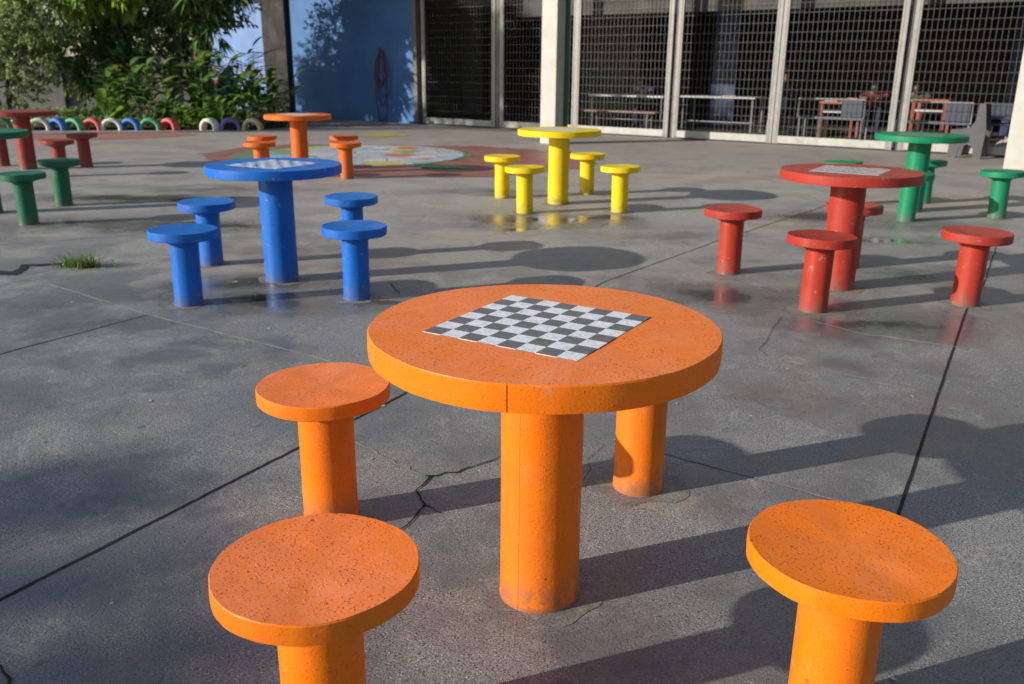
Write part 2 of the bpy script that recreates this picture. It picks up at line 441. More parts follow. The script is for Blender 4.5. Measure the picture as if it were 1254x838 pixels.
def crack(pts, w, seed, sub=34, jit=.6):
    strip(m, pts, w, .003, jit, sub, seed)
crack([(-.29, 2.72), (-.19, 2.76), (-.10, 2.83), (-.02, 2.90)], (.009, .004), 20)
crack([(-.28, 2.73), (-.31, 2.62), (-.28, 2.52), (-.30, 2.43), (-.34, 2.36), (-.40, 2.30)], (.009, .004), 21)
crack([(-.28, 2.52), (-.25, 2.49), (-.22, 2.46)], (.007, .003), 25)
crack([(.23, 2.66), (.28, 2.79), (.27, 2.86), (.35, 3.0)], .0016, 22)
crack([(1.26, 4.07), (1.24, 4.18), (1.31, 4.30), (1.40, 4.52), (1.54, 4.80)], .0028, 23)
crack([(-.81, 5.57), (-.70, 5.25)], .006, 24)
crack([(-1.19, 1.72), (-1.14, 1.67), (-1.12, 1.60)], .007, 26)
crack([(-3.46, 5.76), (-3.36, 5.84), (-3.31, 5.90), (-3.22, 6.03), (-3.1, 6.05)], (.15, .03), 27, 20, .5)
crack([(-4.4, 5.1), (-3.9, 5.45), (-3.46, 5.76)], (.02, .10), 28, 20, .5)
crack([(.56, 2.93), (.66, 2.84), (.74, 2.80)], .0016, 29)
tag(m.build('pavement_cracks', M['joint']), kind='structure')

# painted murals on the paving
def paint_sheet(name, pts, colr, z, jitter=.07, wear=.5, mat=None):
    out = []
    r = random.Random(name)
    k = len(pts)
    for i in range(k):
        a = Vector(pts[i]); b = Vector(pts[(i+1) % k])
        n = max(2, int((b-a).length/.15))
        for j in range(n):
            p = a.lerp(b, j/n)
            out.append((p.x + r.uniform(-jitter, jitter), p.y + r.uniform(-jitter, jitter), z))
    mm = MB(); mm.add(out, [tuple(range(len(out)))])
    if mat is None:
        t = NT(name + '_paint'); v = t.coord()
        n1 = t.noise(v, 2.2, 6, .7); n2 = t.noise(v, 14, 5, .7)
        c = t.mix(t.ramp(n1, .4, .68, 0, wear), colr, (.17, .16, .15))
        c = t.mix(t.ramp(n2, .52, .7, 0, wear), c, (.14, .13, .125))
        mat = t.set(Base_Color=c, Roughness=t.ramp(n1, .35, .65, .35, .65), Normal=t.bump(n2, .3, .003))
    me = mm.mesh(name)
    bm = bmesh.new(); bm.from_mesh(me); bmesh.ops.triangulate(bm, faces=bm.faces[:]); bm.to_mesh(me); bm.free()
    return tag(link_mesh(name, me, mat), kind='structure')
def ell(cx, cy, rx, ry, n=40, rot=0):
    return [(cx + rx*math.cos(2*PI*i/n)*math.cos(rot) - ry*math.sin(2*PI*i/n)*math.sin(rot),
             cy + rx*math.cos(2*PI*i/n)*math.sin(rot) + ry*math.sin(2*PI*i/n)*math.cos(rot)) for i in range(n)]
paint_sheet('red_floor_paint', [(-5.0, 14.1), (-4.6, 15.4), (-3.9, 16.0), (-2.0, 16.0), (-.4, 15.8), (.9, 15.0), (1.4, 13.8), (1.0, 12.5), (-.3, 11.35), (-1.97, 11.2), (-3.2, 11.9), (-4.4, 13.0)], (.34, .11, .085), .004, .09, .9)
paint_sheet('pink_floor_paint', [(-9.9, 17.3), (-8.8, 18.4), (-7.4, 18.5), (-6.4, 18.2), (-6.8, 17.1), (-8.4, 16.3)], (.42, .19, .15), .004, .12, .35)
paint_sheet('green_floor_paint', ell(-2.55, 14.15, 1.85, 1.85), (.11, .28, .11), .008, .09, .8)
def mosaic():
    t = NT('mosaic_floor_paint'); v = t.coord()
    cells = t.voro(v, 2.5, out='Color'); edge = t.voro(v, 2.5, 'DISTANCE_TO_EDGE')
    s = t.n.new('ShaderNodeSeparateColor'); t.l(cells, s.inputs[0])
    r = t.n.new('ShaderNodeValToRGB'); r.color_ramp.interpolation = 'CONSTANT'
    e = r.color_ramp.elements
    cols = [(0, (.46, .47, .52)), (.26, (.60, .47, .07)), (.35, (.56, .56, .58)), (.58, (.55, .17, .05)), (.72, (.30, .52, .62)), (.86, (.13, .36, .16)), (.93, (.60, .58, .60))]
    while len(e) < len(cols): e.new(.5)
    for k, (p_, c_) in enumerate(cols): e[k].position = p_; e[k].color = (*c_, 1)
    t.l(s.outputs[0], r.inputs[0])
    c = t.mix(t.ramp(edge, .035, .01, 0, .7), r.outputs[0], (.15, .15, .17))
    n = t.noise(v, 9, 6, .7)
    c = t.mix(t.ramp(n, .44, .66, 0, .7), c, (.24, .22, .2))
    return t.set(Base_Color=c, Roughness=.5)
paint_sheet('mosaic_floor_paint', ell(-2.4, 14.1, 1.62, 1.72), None, .012, .012, mat=mosaic())
paint_sheet('yellow_floor_paint', ell(-2.65, 18.35, .55, .45, 12), (.55, .42, .05), .004, .08)
paint_sheet('leaf_green_floor_paint', [(-1.5, 12.9), (-.75, 12.5), (-.55, 12.1), (-1.3, 12.25)], (.12, .36, .12), .016, .03)

# ------------------------------------------------------------------ chess tables and stools
def table_meshes(kind, Rt, H, th, r, n=96, wob=.004, seed=0):
    b = .0035
    top = MB()
    prof = [(0, H-th-.002), (Rt*.55, H-th-.001), (Rt*.90, H-th+.001), (Rt-b*1.6, H-th+.004), (Rt-.002, H-th+b*1.6), (Rt, H-th*.5), (Rt-.001, H-b), (Rt-.003, H-b*.3), (Rt-b, H), (Rt*.8, H), (Rt*.4, H), (0, H)]
    top.lathe(prof, n, wob, seed=seed, step=(R(-71) % (2*PI), R(70), .0016) if n > 100 else None)
    post = MB()
    pp = [(0, -.02), (r*1.03, -.02), (r*1.02, .012), (r, .03), (r*.995, H*.4), (r*1.0, H-th-.03), (r*1.01, H-th-.004), (0, H-th-.004)]
    post.lathe(pp, 72, .006, seed=seed+5, step=(R(-92) % (2*PI), R(60), .0006) if n > 100 else None)
    bd = MB(); s = .2044
    k = 9
    bd.add([(-s+2*s*i/(k-1), -s+2*s*j/(k-1), 0) for j in range(k) for i in range(k)],
           [(j*k+i, j*k+i+1, (j+1)*k+i+1, (j+1)*k+i) for j in range(k-1) for i in range(k-1)])
    bd.add([(-s, -s, 0), (s, -s, 0), (s, s, 0), (-s, s, 0), (-s, -s, -.0012), (s, -s, -.0012), (s, s, -.0012), (-s, s, -.0012)],
           [(1, 0, 4, 5), (2, 1, 5, 6), (3, 2, 6, 7), (0, 3, 7, 4)])
    return top.mesh('tabletop'), post.mesh('post'), bd.mesh('chessboard')

def seat_meshes(Rs, H, th, r, n=72, wob=.006, seed=0, dish=.006, collar=True):
    b = .003
    t = MB()
    prof = [(0, H-th-.022 if collar else H-th-.001)]
    if collar: prof += [(r*1.22, H-th-.022), (r*1.30, H-th-.016), (Rs*.86, H-th-.002)]
    else: prof += [(Rs*.86, H-th)]
    prof += [(Rs-b*1.3, H-th+.002), (Rs-.001, H-th+b*1.4), (Rs, H-th*.5), (Rs-.001, H-b), (Rs-.003, H-b*.25), (Rs-b, H), (Rs*.78, H-dish*.35), (Rs*.4, H-dish*.85), (0, H-dish)]
    t.lathe(prof, n, wob, seed=seed)
    p = MB()
    zt = H-th-.02 if collar else H-th-.002
    p.lathe([(0, -.02), (r*1.04, -.02), (r*1.02, .012), (r, .03), (r*.99, H*.5), (r, zt), (0, zt)], 40, .008, seed=seed+3)
    return t.mesh('seat'), p.mesh('post')

def set_mats(me, mat):
    me.materials.append(mat)

def concrete_collar(m, x, y, r, seed):
    pass

def make_set(mat, board, tab, tlabel, stools, group, dims=None, rz=-30.9, hi=False, dish=.006):
    Rt, H, th, r, Rs, Hs, ths, rs = dims or (.423, .75, .061, .106, .192, .445, .053, .080)
    sd = hash(tlabel) % 1 + len(tlabel)
    tm = table_meshes('t', Rt, H, th, r, 128 if hi else 72, .005, sd)
    tt = tag(empty('chess_table', (tab[0], tab[1], 0), R(rz)), tlabel, 'table', 'painted chess tables in the yard')
    tm[0].materials.append(mat); tm[1].materials.append(mat)
    top = link_mesh('tabletop', tm[0], None, tt)
    link_mesh('post', tm[1], None, tt)
    if board:
        tm[2].materials.append(board)
        link_mesh('chessboard', tm[2], None, top, loc=(-.011 if hi else 0, 0, H+.0016))
    proto = None; tl = random.Random(tlabel)
    for i, (x, y, lab) in enumerate(stools):
        if proto is None:
            sm, pm = seat_meshes(Rs, Hs, ths, rs, 96 if hi else 56, .007, sd+9, dish, not hi)
            sm.materials.append(mat); pm.materials.append(mat)
            if hi:
                wet_seat, _ = seat_meshes(Rs, Hs, ths, rs, 96, .007, sd+9, .007, False); wet_seat.materials.append(M['orange_wet'])
            o = empty('stool', (x, y, 0), R(20*i)); link_mesh('seat', sm, None, o); link_mesh('post', pm, None, o)
            proto = o
        else:
            o = proto.copy(); col.objects.link(o)
            o.location = (x, y, 0); o.rotation_euler = (0, 0, R(77*i + 13))
            for ch in proto.children:
                c = ch.copy(); col.objects.link(c); c.parent = o
                if hi and i == 3 and ch.name.startswith('seat'):
                    c.data = wet_seat
        if not hi: o.rotation_euler.x, o.rotation_euler.y = R(tl.uniform(-1, 1)), R(tl.uniform(-1, 1))
        tag(o, lab, 'stool', group)
    return tt

ORANGE_NEAR = make_set(M['orange'], M['board'], (.078, 2.044), 'large orange concrete chess table with crisp black and white board in the foreground',
    [(-.558, 2.434, 'orange stool half tucked behind the left rim of the nearest orange table'),
     (-.368, 1.452, 'orange stool with speckled flat seat in front of the nearest table, left of its post'),
     (.429, 2.669, 'orange stool hidden behind the nearest table, only its post showing right of the table post'),
     (.673, 1.533, 'glossy orange stool with dished seat in the lower right corner')],
    'orange stools around the nearest table', (.427, .746, .067, .1045, .196, .446, .045, .083), hi=True)
make_set(M['blue'], M['board_blue'], (-1.513, 5.597), 'bright blue chess table with faded white squares left of centre',
    [(-1.905, 4.977, 'blue stool nearest the camera on the left side of the blue table'),
     (-2.127, 6.054, 'blue stool behind another blue stool at far left of the blue table'),
     (-1.177, 6.370, 'blue stool with scuffed seat mostly hidden behind a second one, right of the blue table'),
     (-.943, 5.139, 'blue stool with full post in view at front right of the blue table')], 'blue stools around the blue table', rz=-28, dish=.008)
make_set(M['orange_deep'], M['board_pale'], (-2.76, 11.5), 'small distant orange chess table beside the painted floor circle',
    [(-2.084, 11.041, 'distant orange stool with its post in view, right of the far orange table'),
     (-2.305, 12.120, 'distant orange stool peeking over a nearer seat, right of the far orange table'),
     (-3.120, 10.952, 'distant orange stool cut by the blue table top, left of the far orange table'),
     (-3.361, 11.961, 'distant orange stool peeking over a nearer seat, left of the far orange table')], 'orange stools around the far orange table', rz=-20)
make_set(M['red'], M['board_red'], (2.102, 5.517), 'red chess table with worn greyish board on the right',
    [(1.495, 5.926, 'red stool standing apart at left of the red table by a wet patch'),
     (1.762, 4.946, 'red stool with dished seat directly in front of the red table post'),
     (2.737, 5.118, 'red stool at right of the red table, standing where the dark joint begins'),
     (2.397, 6.142, 'red stool almost hidden behind the red table post')], 'red stools around the red table', rz=-33, dish=.016)
make_set(M['green'], M['board_green'], (3.994, 8.778), 'green chess table in front of the mesh gates on the right',
    [(3.682, 8.166, 'green stool with its seat hidden by the red table top, nearest the camera'),
     (4.649, 8.388, 'green stool at the right edge of the photo in front of the cream column'),
     (4.367, 9.354, 'green stool behind the green table post on its right'),
     (3.409, 9.156, 'green stool showing only a thin seat edge above the red table')], 'green stools around the right green table', rz=-30)
make_set(M['yellow'], M['board_pale'], (.464, 9.080), 'yellow chess table in front of the cream column',
    [(-.120, 9.474, 'yellow stool furthest left of the yellow table'),
     (.113, 8.437, 'yellow stool at front left of the yellow table beside its puddle reflection'),
     (.822, 9.810, 'yellow stool just right of the yellow table post, behind it'),
     (1.040, 8.547, 'yellow stool furthest right of the yellow table')], 'yellow stools around the yellow table', rz=-25)
make_set(M['dark_green'], None, (-4.922, 8.199), 'dark green table cut by the left edge, only its rim in view',
    [(-4.236, 7.595, 'dark green stool at the left edge, nearer the camera than its twin'),
     (-4.468, 8.689, 'dark green stool right of the dark green table, in front of the brick red stools')], 'dark green stools at the left edge', rz=-25)
make_set(M['brick'], None, (-6.471, 11.802), 'brick red table at the left edge in front of the painted tyres',
    [(-5.656, 11.049, 'brick red stool with its post hidden behind a green seat'),
     (-5.846, 12.119, 'brick red stool with its whole post in view, furthest right of the brick red table'),
     (-7.000, 12.157, 'brick red stool at the extreme left edge behind the brick red table')], 'brick red stools at the left edge', rz=-20)

# cement patches where the posts were set into the slab
m = MB(); r_ = random.Random(9)
for (x, y, rad) in [(.078, 2.044, .15), (.429, 2.669, .15), (-.558, 2.434, .12), (.673, 1.533, .13), (-.368, 1.452, .12), (-1.513, 5.597, .15), (-1.905, 4.977, .13), (-.943, 5.139, .13), (-2.127, 6.054, .12),
                    (2.102, 5.517, .16), (1.495, 5.926, .13), (1.762, 4.946, .13), (2.737, 5.118, .14), (.464, 9.08, .17), (.113, 8.437, .13), (1.04, 8.547, .13), (3.682, 8.166, .15), (4.649, 8.388, .14), (-4.236, 7.595, .13), (-4.468, 8.689, .13)]:
    k = 30; p1 = r_.uniform(0, 6); p2 = r_.uniform(0, 6); V = [(x, y, .0014)]
    for i in range(k):
        a = 2*PI*i/k; rr_ = rad*(1 + .16*math.sin(2*a+p1) + .10*math.sin(5*a+p2) + r_.uniform(-.05, .05))
        V.append((x + rr_*math.cos(a), y + rr_*math.sin(a), .0014))
    m.add(V, [(0, 1+i, 1+(i+1) % k) for i in range(k)])
t = NT('cement_patch'); v = t.coord(); n1 = t.noise(v, 9, 5, .7); n2 = t.noise(v, 150, 3, .7)
c = t.mix(t.ramp(n1, .35, .65), (.19, .18, .165), (.33, .305, .275)); c = t.mix(t.ramp(n2, .4, .62, .6, 0), c, (.07, .068, .065))
M['cement'] = t.set(Base_Color=c, Roughness=.6, Normal=t.bump(n2, .5, .003))
tag(m.build('pavement_patches', M['cement']), kind='structure')
m = MB()
r_ = random.Random(5)
def blade(m, p, h, lean, az, w, seg=3, curl=1.0):
    pts = []
    d = Vector((math.cos(az), math.sin(az), 0)); s = Vector((-d.y, d.x, 0))
    L = []; Rr = []
    for i in range(seg+1):
        t = i/seg
        c = Vector(p) + d*lean*(t**(1+curl)) + Vector((0, 0, h*(t - .25*curl*t*t)))
        ww = w*(1-t)**.7*.5 + .0004
        L.append(c - s*ww); Rr.append(c + s*ww)
    k = seg+1
    m.add(L+Rr, [(i, k+i, k+i+1, i+1) for i in range(seg)])
for i in range(210):
    a = r_.uniform(0, 2*PI)
    cx, cy = (-3.0 + r_.gauss(0, .07), 5.93 + r_.gauss(0, .025))
    blade(m, (cx, cy, 0), r_.uniform(.03, .12), r_.uniform(.03, .17), a, r_.uniform(.006, .011), 3, r_.uniform(.4, 1.2))
def leaf_mat(name, dark, light, trans=.35, yellow=None, rough=.5):
    t = NT(name)
    g = t.n.new('ShaderNodeNewGeometry')
    c = t.mix(g.outputs['Random Per Island'], dark, light)
    if yellow:
        c = t.mix(t.ramp(t.math('FRACT', t.math('MULTIPLY', g.outputs['Random Per Island'], 17.31)), .86, .9), c, yellow)
    t.set(Base_Color=c, Roughness=rough, Specular_IOR_Level=.4)
    tr = t.n.new('ShaderNodeBsdfTranslucent'); t.l(t.mix(.5, c, tuple(min(1, x*2.0) for x in light)), tr.inputs[0])
    mx = t.n.new('ShaderNodeMixShader'); mx.inputs[0].default_value = trans
    t.l(t.p.outputs[0], mx.inputs[1]); t.l(tr.outputs[0], mx.inputs[2]); t.l(mx.outputs[0], t.out.inputs['Surface'])
    return t.m
M['grass'] = leaf_mat('grass_blades', (.05, .12, .015), (.14, .24, .04), .3, (.30, .22, .09))
tag(m.build('grass_tuft', M['grass']), 'small tuft of green grass growing from the cracked paving by the left edge', 'grass')
m = MB()
for i in range(420):
    x = r_.uniform(-3.5, 4.0); y = r_.uniform(1.2, 10)
    s = r_.choice([.002, .003, .004, .006, .011]) * (1 + y*.10); a = r_.uniform(0, PI)
    c_, s_ = math.cos(a)*s, math.sin(a)*s
    m.add([(x-c_, y-s_, .003), (x+s_*.5, y-c_*.5, .004), (x+c_, y+s_, .0035), (x-s_*.5, y+c_*.5, .005)], [(0, 1, 2, 3)])
M['litter'] = leaf_mat('pale_dry_litter', (.20, .17, .12), (.60, .58, .50), .1)
tag(m.build('leaf_litter', M['litter']), 'tiny pale scraps of dry leaf and grit scattered over the grey paving', 'litter', kind='stuff')

# ------------------------------------------------------------------ school building (local frame: x along the facade, y inward)
FA = R(-36)
B = tag(empty('school_building', (-2.35, 22.08, 0), FA), 'school building with a blue wall and tall wire mesh gates under a raised floor', 'building')
def bsplit(name, mat, boxes, bevel=.004):
    for bx in boxes: bpart(name, mat, lambda q: q.box(*bx), bevel)
def bpart(name, mat, fn, bevel=.004, parent=None):
    mm = MB(); fn(mm); return mm.build(name, mat, parent or B, bevel=bevel)
TOP = 3.35; DEPTH = 13.0; S0, S1 = -4.55, 22.0
bpart('blue_wall', M['blue_wall'], lambda q: q.box(S0, -.10, .0, .22, 0, 4.2))
bpart('wall_trim', M['pillar'], lambda q: q.box(-.098, .02, -.03, .2, 0, TOP))
M['shaded_pillar'] = simple('shade_toned_plaster', (.030, .027, .025), .9, .2, 2.0, bump=.2)  # dark plaster colour stands in for tree shade on the pillar
bpart('pillar', M['shaded_pillar'], lambda q: (q.box(-5.50, S0-.003, -.14, .30, 0, 4.2)), .015)
o = bpart('blue_wall', M['pale_blue_wall'], lambda q: q.box(-9.0, -5.503, .12, .3, 0, 4.2)); o['label'] = 'pale sky blue wall beyond the pillar'
bpart('lintel', M['slab'], lambda q: q.box(.022, S1, .03, .25, TOP, 4.198))
bsplit('upper_floor', M['slab'], [(-10, S1, -3.0, DEPTH, 4.203, 4.7), (-10, S1, -2.8, DEPTH-.2, 4.7, 7.9)], .02)
bpart('floor', M['int_floor'], lambda q: q.box(S0, S1, .24, DEPTH, -.05, .03), 0)
bpart('ceiling', M['dark_wall'], lambda q: q.box(S0, S1, .26, DEPTH, TOP-.02, TOP+.12), 0)
bpart('back_wall', M['dark_wall'], lambda q: q.box(S0, S1, DEPTH-.3, DEPTH-.05, .032, TOP-.022), 0)
bsplit('side_wall', M['dark_wall'], [(S0, S0+.2, .26, DEPTH-.31, .032, TOP-.022), (S1-.2, S1, .26, DEPTH-.31, .032, TOP-.022)], 0)
bsplit('inner_wall', M['grey_wall'], [(-1.84, -1.36, 4.0, 4.3, .032, TOP-.022), (-4.3, -2.35, 4.6, 4.8, .032, TOP-.022), (-2.3, -1.86, 4.2, 4.4, 2.2, TOP-.022),
                                              (.30, .70, 5.2, 5.6, .032, TOP-.022)], 0)
bsplit('inner_wall', M['olive_wall'], [(.95, 2.5, 6.0, 6.15, .032, TOP-.022), (2.72, 2.92, 5.8, 6.1, .032, TOP-.022), (3.7, 3.9, 6.4, 6.7, .032, TOP-.022)], 0)
bsplit('inner_beam', M['dark_wall'], [(2.6, S1-.3, .45, .7, 2.42, TOP-.024)], 0)
bsplit('inner_beam', M['grey_wall'], [(-4.3, 6, 2.6, 2.9, TOP-.45, TOP-.024), (6, S1-.3, 6.6, 6.9, TOP-.45, TOP-.024)], 0)
bsplit('inner_pillar', M['blue_col'], [(5.85, 6.45, 4.0, 4.5, .032, TOP-.46), (14.2, 14.8, 4.4, 4.9, .032, TOP-.46)], .01)
bpart('inner_pillar', M['blue_col'], lambda q: q.box(12.0, 12.25, 5.2, 5.4, .032, TOP-.024), .01)
# ceiling lamps strips are off; pale strips hang under the beam
bsplit('lamp_batten', M['grey_wall'], [(6.2, 7.6, 4.9, 5.0, 2.62, 2.68), (9.0, 10.3, 5.4, 5.5, 2.62, 2.68)], .004)

def gate(s0, s1, d, wires=True, wt=.0058):
    fw, dp = .105, .055
    g = MB()
    g.box(s0, s0+fw, d, d+dp, .02, TOP-.01); g.box(s1-fw, s1, d, d+dp, .02, TOP-.01)
    g.box(s0+fw+.001, s1-fw-.001, d+.003, d+dp-.003, TOP-.11, TOP-.012)
    g.box(s0+fw*.62, s0+fw*.70, d-.006, d-.0005, .02, TOP-.02); g.box(s1-fw*.70, s1-fw*.62, d-.006, d-.0005, .02, TOP-.02)
    o = g.build('mesh_gate', M['frame'], B, bevel=.004)
    k = MB(); k.box(s0+fw+.001, s1-fw-.001, d-.004, d+dp+.004, .03, .165)
    k.build('kick_rail', M['rail'], o, bevel=.004)
    if wires:
        w = MB(); t = wt
        n = int(round((s1-s0-2*fw)/.088))
        for i in range(1, n):
            x = s0+fw + (s1-s0-2*fw)*i/n
            w.box(x-t/2, x+t/2, d+.022, d+.030, .16, TOP-.10)
        nz = 18
        for i in range(1, nz+1):
            z = .166 + i*.166
            w.box(s0+fw-.002, s1-fw+.002, d+.031, d+.040, z-t/2, z+t/2)
        w.build('wire_mesh', M['wire'], o)
    return o
gate(.10, 2.32, .06, wt=.005)
gate(2.45, 4.50, .06, wt=.0055)
gate(4.50, 6.74, .0)
gate(6.84, 8.90, .0)
gate(8.92, 11.06, -.02)
gate(11.14, 13.3, .04)
gate(13.34, 15.5, .0); gate(15.54, 17.7, .0); gate(17.74, 19.9, .0)
bsplit('gate_post', M['pillar'], [(2.335, 2.435, .07, .2, 0, TOP-.01), (6.755, 6.825, .06, .2, 0, TOP-.01), (11.075, 11.125, .06, .2, 0, TOP-.01)], .004)
bpart('gate_track', M['hook'], lambda q: q.box(.06, S1-.5, -.06, .15, .0, .018), 0)

# columns out in front carrying the upper floor
def column_at(x, y, w, pipe):
    d = Vector((x+2.35, y-22.08, 0)); c, s = math.cos(-FA), math.sin(-FA)
    lx, ly = d.x*c - d.y*s, d.x*s + d.y*c
    o = bpart('column', M['white_col'], lambda q: q.box(lx-w/2, lx+w/2, ly-w/2, ly+w/2, 0, 4.2), .012)
    if pipe:
        p = MB(); p.tube([(lx+w/2+.035, ly+w/2-.03, 0), (lx+w/2+.035, ly+w/2-.03, 4.19)], .04, 14)
        p.build('downpipe', M['pipe_green'], B)
    return o
column_at(.715, 16.61, .33, True)
column_at(7.33, 12.86, .36, False)
column_at(14.0, 8.0, .36, False)

# garden hose hung on the blue wall
def curve_pts(ctrl, n=8):
    P = [Vector(p) for p in ctrl]; out = []
    for i in range(len(P)-1):
        p0, p1, p2, p3 = P[max(0, i-1)], P[i], P[i+1], P[min(len(P)-1, i+2)]
        for k in range(n):
            t = k/n
            out.append(.5*((2*p1) + (p2-p0)*t + (2*p0-5*p1+4*p2-p3)*t*t + (3*p1-p0-3*p2+p3)*t**3))
    out.append(P[-1]); return out
def floc(s, d, z=0):
    return Vector((-2.35 + s*math.cos(FA) - d*math.sin(FA), 22.08 + s*math.sin(FA) + d*math.cos(FA), z))
H = tag(empty('garden_hose', floc(-1.16, 0), FA), 'faded red garden hose hung in loops on the blue wall', 'hose')
m = MB(); rr = random.Random(3)
loops = []
for (x0, x1, zb, dy) in [(-.20, .12, .85, -.03), (-.15, .2, .95, -.05), (-.24, .05, .80, -.04), (-.1, .33, .62, -.06), (-.12, .16, .42, -.045), (-.22, .16, .03, -.03)]:
    loops += [(0.0, dy, 1.72 + rr.uniform(-.02, .03)), (x0*.75, dy, 1.45), (x0, dy, (1.5+zb)/2 - .1), ((x0*.7), dy, zb+.14), ((x0+x1)/2, dy-.015, zb), (x1*.85, dy, zb+.16), (x1, dy-.01, (1.5+zb)/2), (x1*.6, dy, 1.5)]
m.tube(curve_pts(loops + [(0, -.05, 1.72)], 7), .0105, 7)
m.build('hose_coil', M['hose'], H)
m = MB(); m.tube([(0, .0, 1.74), (0, -.09, 1.74), (0, -.10, 1.79)], .012, 8); m.build('hook', M['hook'], H)

# ------------------------------------------------------------------ things inside, behind the gates
def fthing(name, s, d, label, cat, rot=0, group=None):
    return tag(empty(name, floc(s, d, .03), FA + rot), label, cat, group)
def long_table(s, d, L, W, label, mat_top, h=.74, over=None):
    T = fthing('long_table', s, d, label, 'table')
    q = MB(); q.box(-L/2, L/2, -W/2, W/2, h-.035, h); q.build('tabletop', mat_top, T, bevel=.006)
    for sx in (-1, 1):
        for sy in (-1, 1):
            q = MB(); x = sx*(L/2-.06); y = sy*(W/2-.06)
            q.tube([(x, y, 0), (x, y, h-.036)], .02, 8); q.build('leg', M['steel'], T)
    q = MB(); q.tube([(-L/2+.06, 0, .2), (L/2-.06, 0, .2)], .014, 6)
    for sx in (-1, 1): q.tube([(sx*(L/2-.06), -W/2+.06, .2), (sx*(L/2-.06), W/2-.06, .2)], .014, 6)
    q.build('stretcher', M['steel'], T)
    return T
long_table(4.95, 1.75, 1.9, .7, 'long white table behind the gate next to the cream column', M['white_top'], .74)
long_table(6.9, 2.3, 1.72, .7, 'long white table behind the middle mesh gate beside the blue pillar', M['white_top'], .75)
def plank_bench(s, d, L, label, mat):
    T = fthing('bench', s, d, label, 'bench')
    q = MB(); q.box(-L/2, L/2, -.14, .14, .40, .44); q.build('seat', mat, T, bevel=.005)
    for sx in (-1, 1):
        q = MB(); x = sx*(L/2-.2)
        q.tube([(x, -.12, 0), (x, -.09, .398)], .017, 8); q.build('leg', M['steel'], T)
        q = MB(); q.tube([(x, .12, 0), (x, .09, .398)], .017, 8); q.build('leg', M['steel'], T)
plank_bench(5.25, .75, 1.75, 'low bench with a pinkish plank seat behind the gate right of the cream column', M['pinkwood'])
def back_bench(s, d, L, label, rot=0):
    T = fthing('bench', s, d, label, 'bench', rot)
    q = MB(); q.box(-L/2, L/2, -.2, .22, .43, .475); q.build('seat', M['bench_grey'], T, bevel=.008)
    q = MB(); q.tube([(-L/2, -.2, .455), (-L/2, -.2, .80), (L/2, -.2, .80), (L/2, -.2, .455)], .017, 8)
    q.build('frame', M['steel'], T)
    q = MB(); q.box(L/2-.42, L/2-.03, -.21, -.18, .48, .78); q.build('backrest', M['chair_blue'], T, bevel=.008)
    for sx in (-1, -.35, 1):
        q = MB(); x = sx*(L/2-.03)
        q.tube([(x, -.17, 0), (x, -.17, .428)], .018, 8); q.build('leg', M['steel'], T)
        q = MB(); q.tube([(x, .19, 0), (x, .19, .428)], .018, 8); q.build('leg', M['steel'], T)
back_bench(9.75, .85, 1.22, 'grey bench with an open steel back frame in front of an orange table')
back_bench(11.55, .65, 1.25, 'blue grey bench in front of the low orange table, next to the grey moulded chair')
def orange_table(s, d, label, top_h, L):
    T = fthing('school_table', s, d, label, 'table')
    q = MB(); q.box(-L/2, L/2, -.28, .28, top_h-.05, top_h); q.build('tabletop', M['int_orange'], T, bevel=.01)
    q = MB(); q.box(-L/2+.03, L/2-.03, -.24, .24, top_h-.22, top_h-.19); q.build('shelf', M['white_top'], T, bevel=.005)
    for sx in (-1, 1):
        for sy in (-1, 1):
            q = MB(); x, y = sx*(L/2-.05), sy*.23
            q.box(x-.025, x+.025, y-.025, y+.025, 0, top_h-.052); q.build('leg', M['int_redor'], T, bevel=.004)
orange_table(9.45, 2.3, 'orange school table with clutter on top behind the fourth gate', .71, .72)
orange_table(11.3, 1.6, 'orange school table with thick edge behind the gate at the right', .82, .64)
def stack(name, s, d, z, size, mat, label, cat):
    T = fthing(name, s, d, label, cat, .2); T.location.z = z
    q = MB(); q.box(-size[0]/2, size[0]/2, -size[1]/2, size[1]/2, .0, size[2]*.45); q.box(-size[0]/2+.012, size[0]/2-.02, -size[1]/2+.015, size[1]/2-.01, size[2]*.46, size[2])
    q.build('sheets', mat, T, bevel=.004)
stack('paper_stack', 9.25, 2.25, .742, (.26, .2, .03), M['white_top'], 'white paper stack lying on the cluttered orange school table', 'papers')
stack('card_box', 9.66, 2.3, .742, (.22, .2, .07), M['tan'], 'tan cardboard box on the right end of the cluttered orange table', 'box')
stack('paper_stack', 7.1, 2.2, .782, (.3, .22, .02), M['tan'], 'tan papers on the long white table beside the blue pillar', 'papers')
def school_chair(s, d, rot, label):
    T = fthing('plastic_chair', s, d, label, 'chair', rot)
    q = MB(); q.box(-.2, .2, -.2, .2, .42, .45); q.build('seat', M['chair_blue'], T, bevel=.012)
    q = MB(); q.box(-.2, .2, .17, .2, .52, .80); q.build('backrest', M['chair_blue'], T, bevel=.012)
    for sx in (-1, 1):
        q = MB(); q.tube([(sx*.19, -.18, 0), (sx*.17, -.16, .418)], .012, 8); q.build('leg', M['steel'], T)
        q = MB(); q.tube([(sx*.19, .22, 0), (sx*.17, .185, .42), (sx*.17, .185, .78)], .012, 8); q.build('leg', M['steel'], T)
school_chair(12.55, 1.25, PI, 'faded blue plastic chair behind the gate beside the right hand column')
school_chair(8.35, 1.9, PI, 'faded blue plastic chair under the seated person with bare forearm')
T = fthing('cloth_bag', 12.75, .75, 'crumpled white cloth bag on the floor under the blue chair at right', 'bag')
q = MB(); q.lathe([(0, 0), (.16, 0), (.21, .05), (.19, .13), (.11, .19), (.05, .22), (.07, .25), (0, .24)], 20, .10, seed=4); q.build('sack', M['cloth_white'], T)

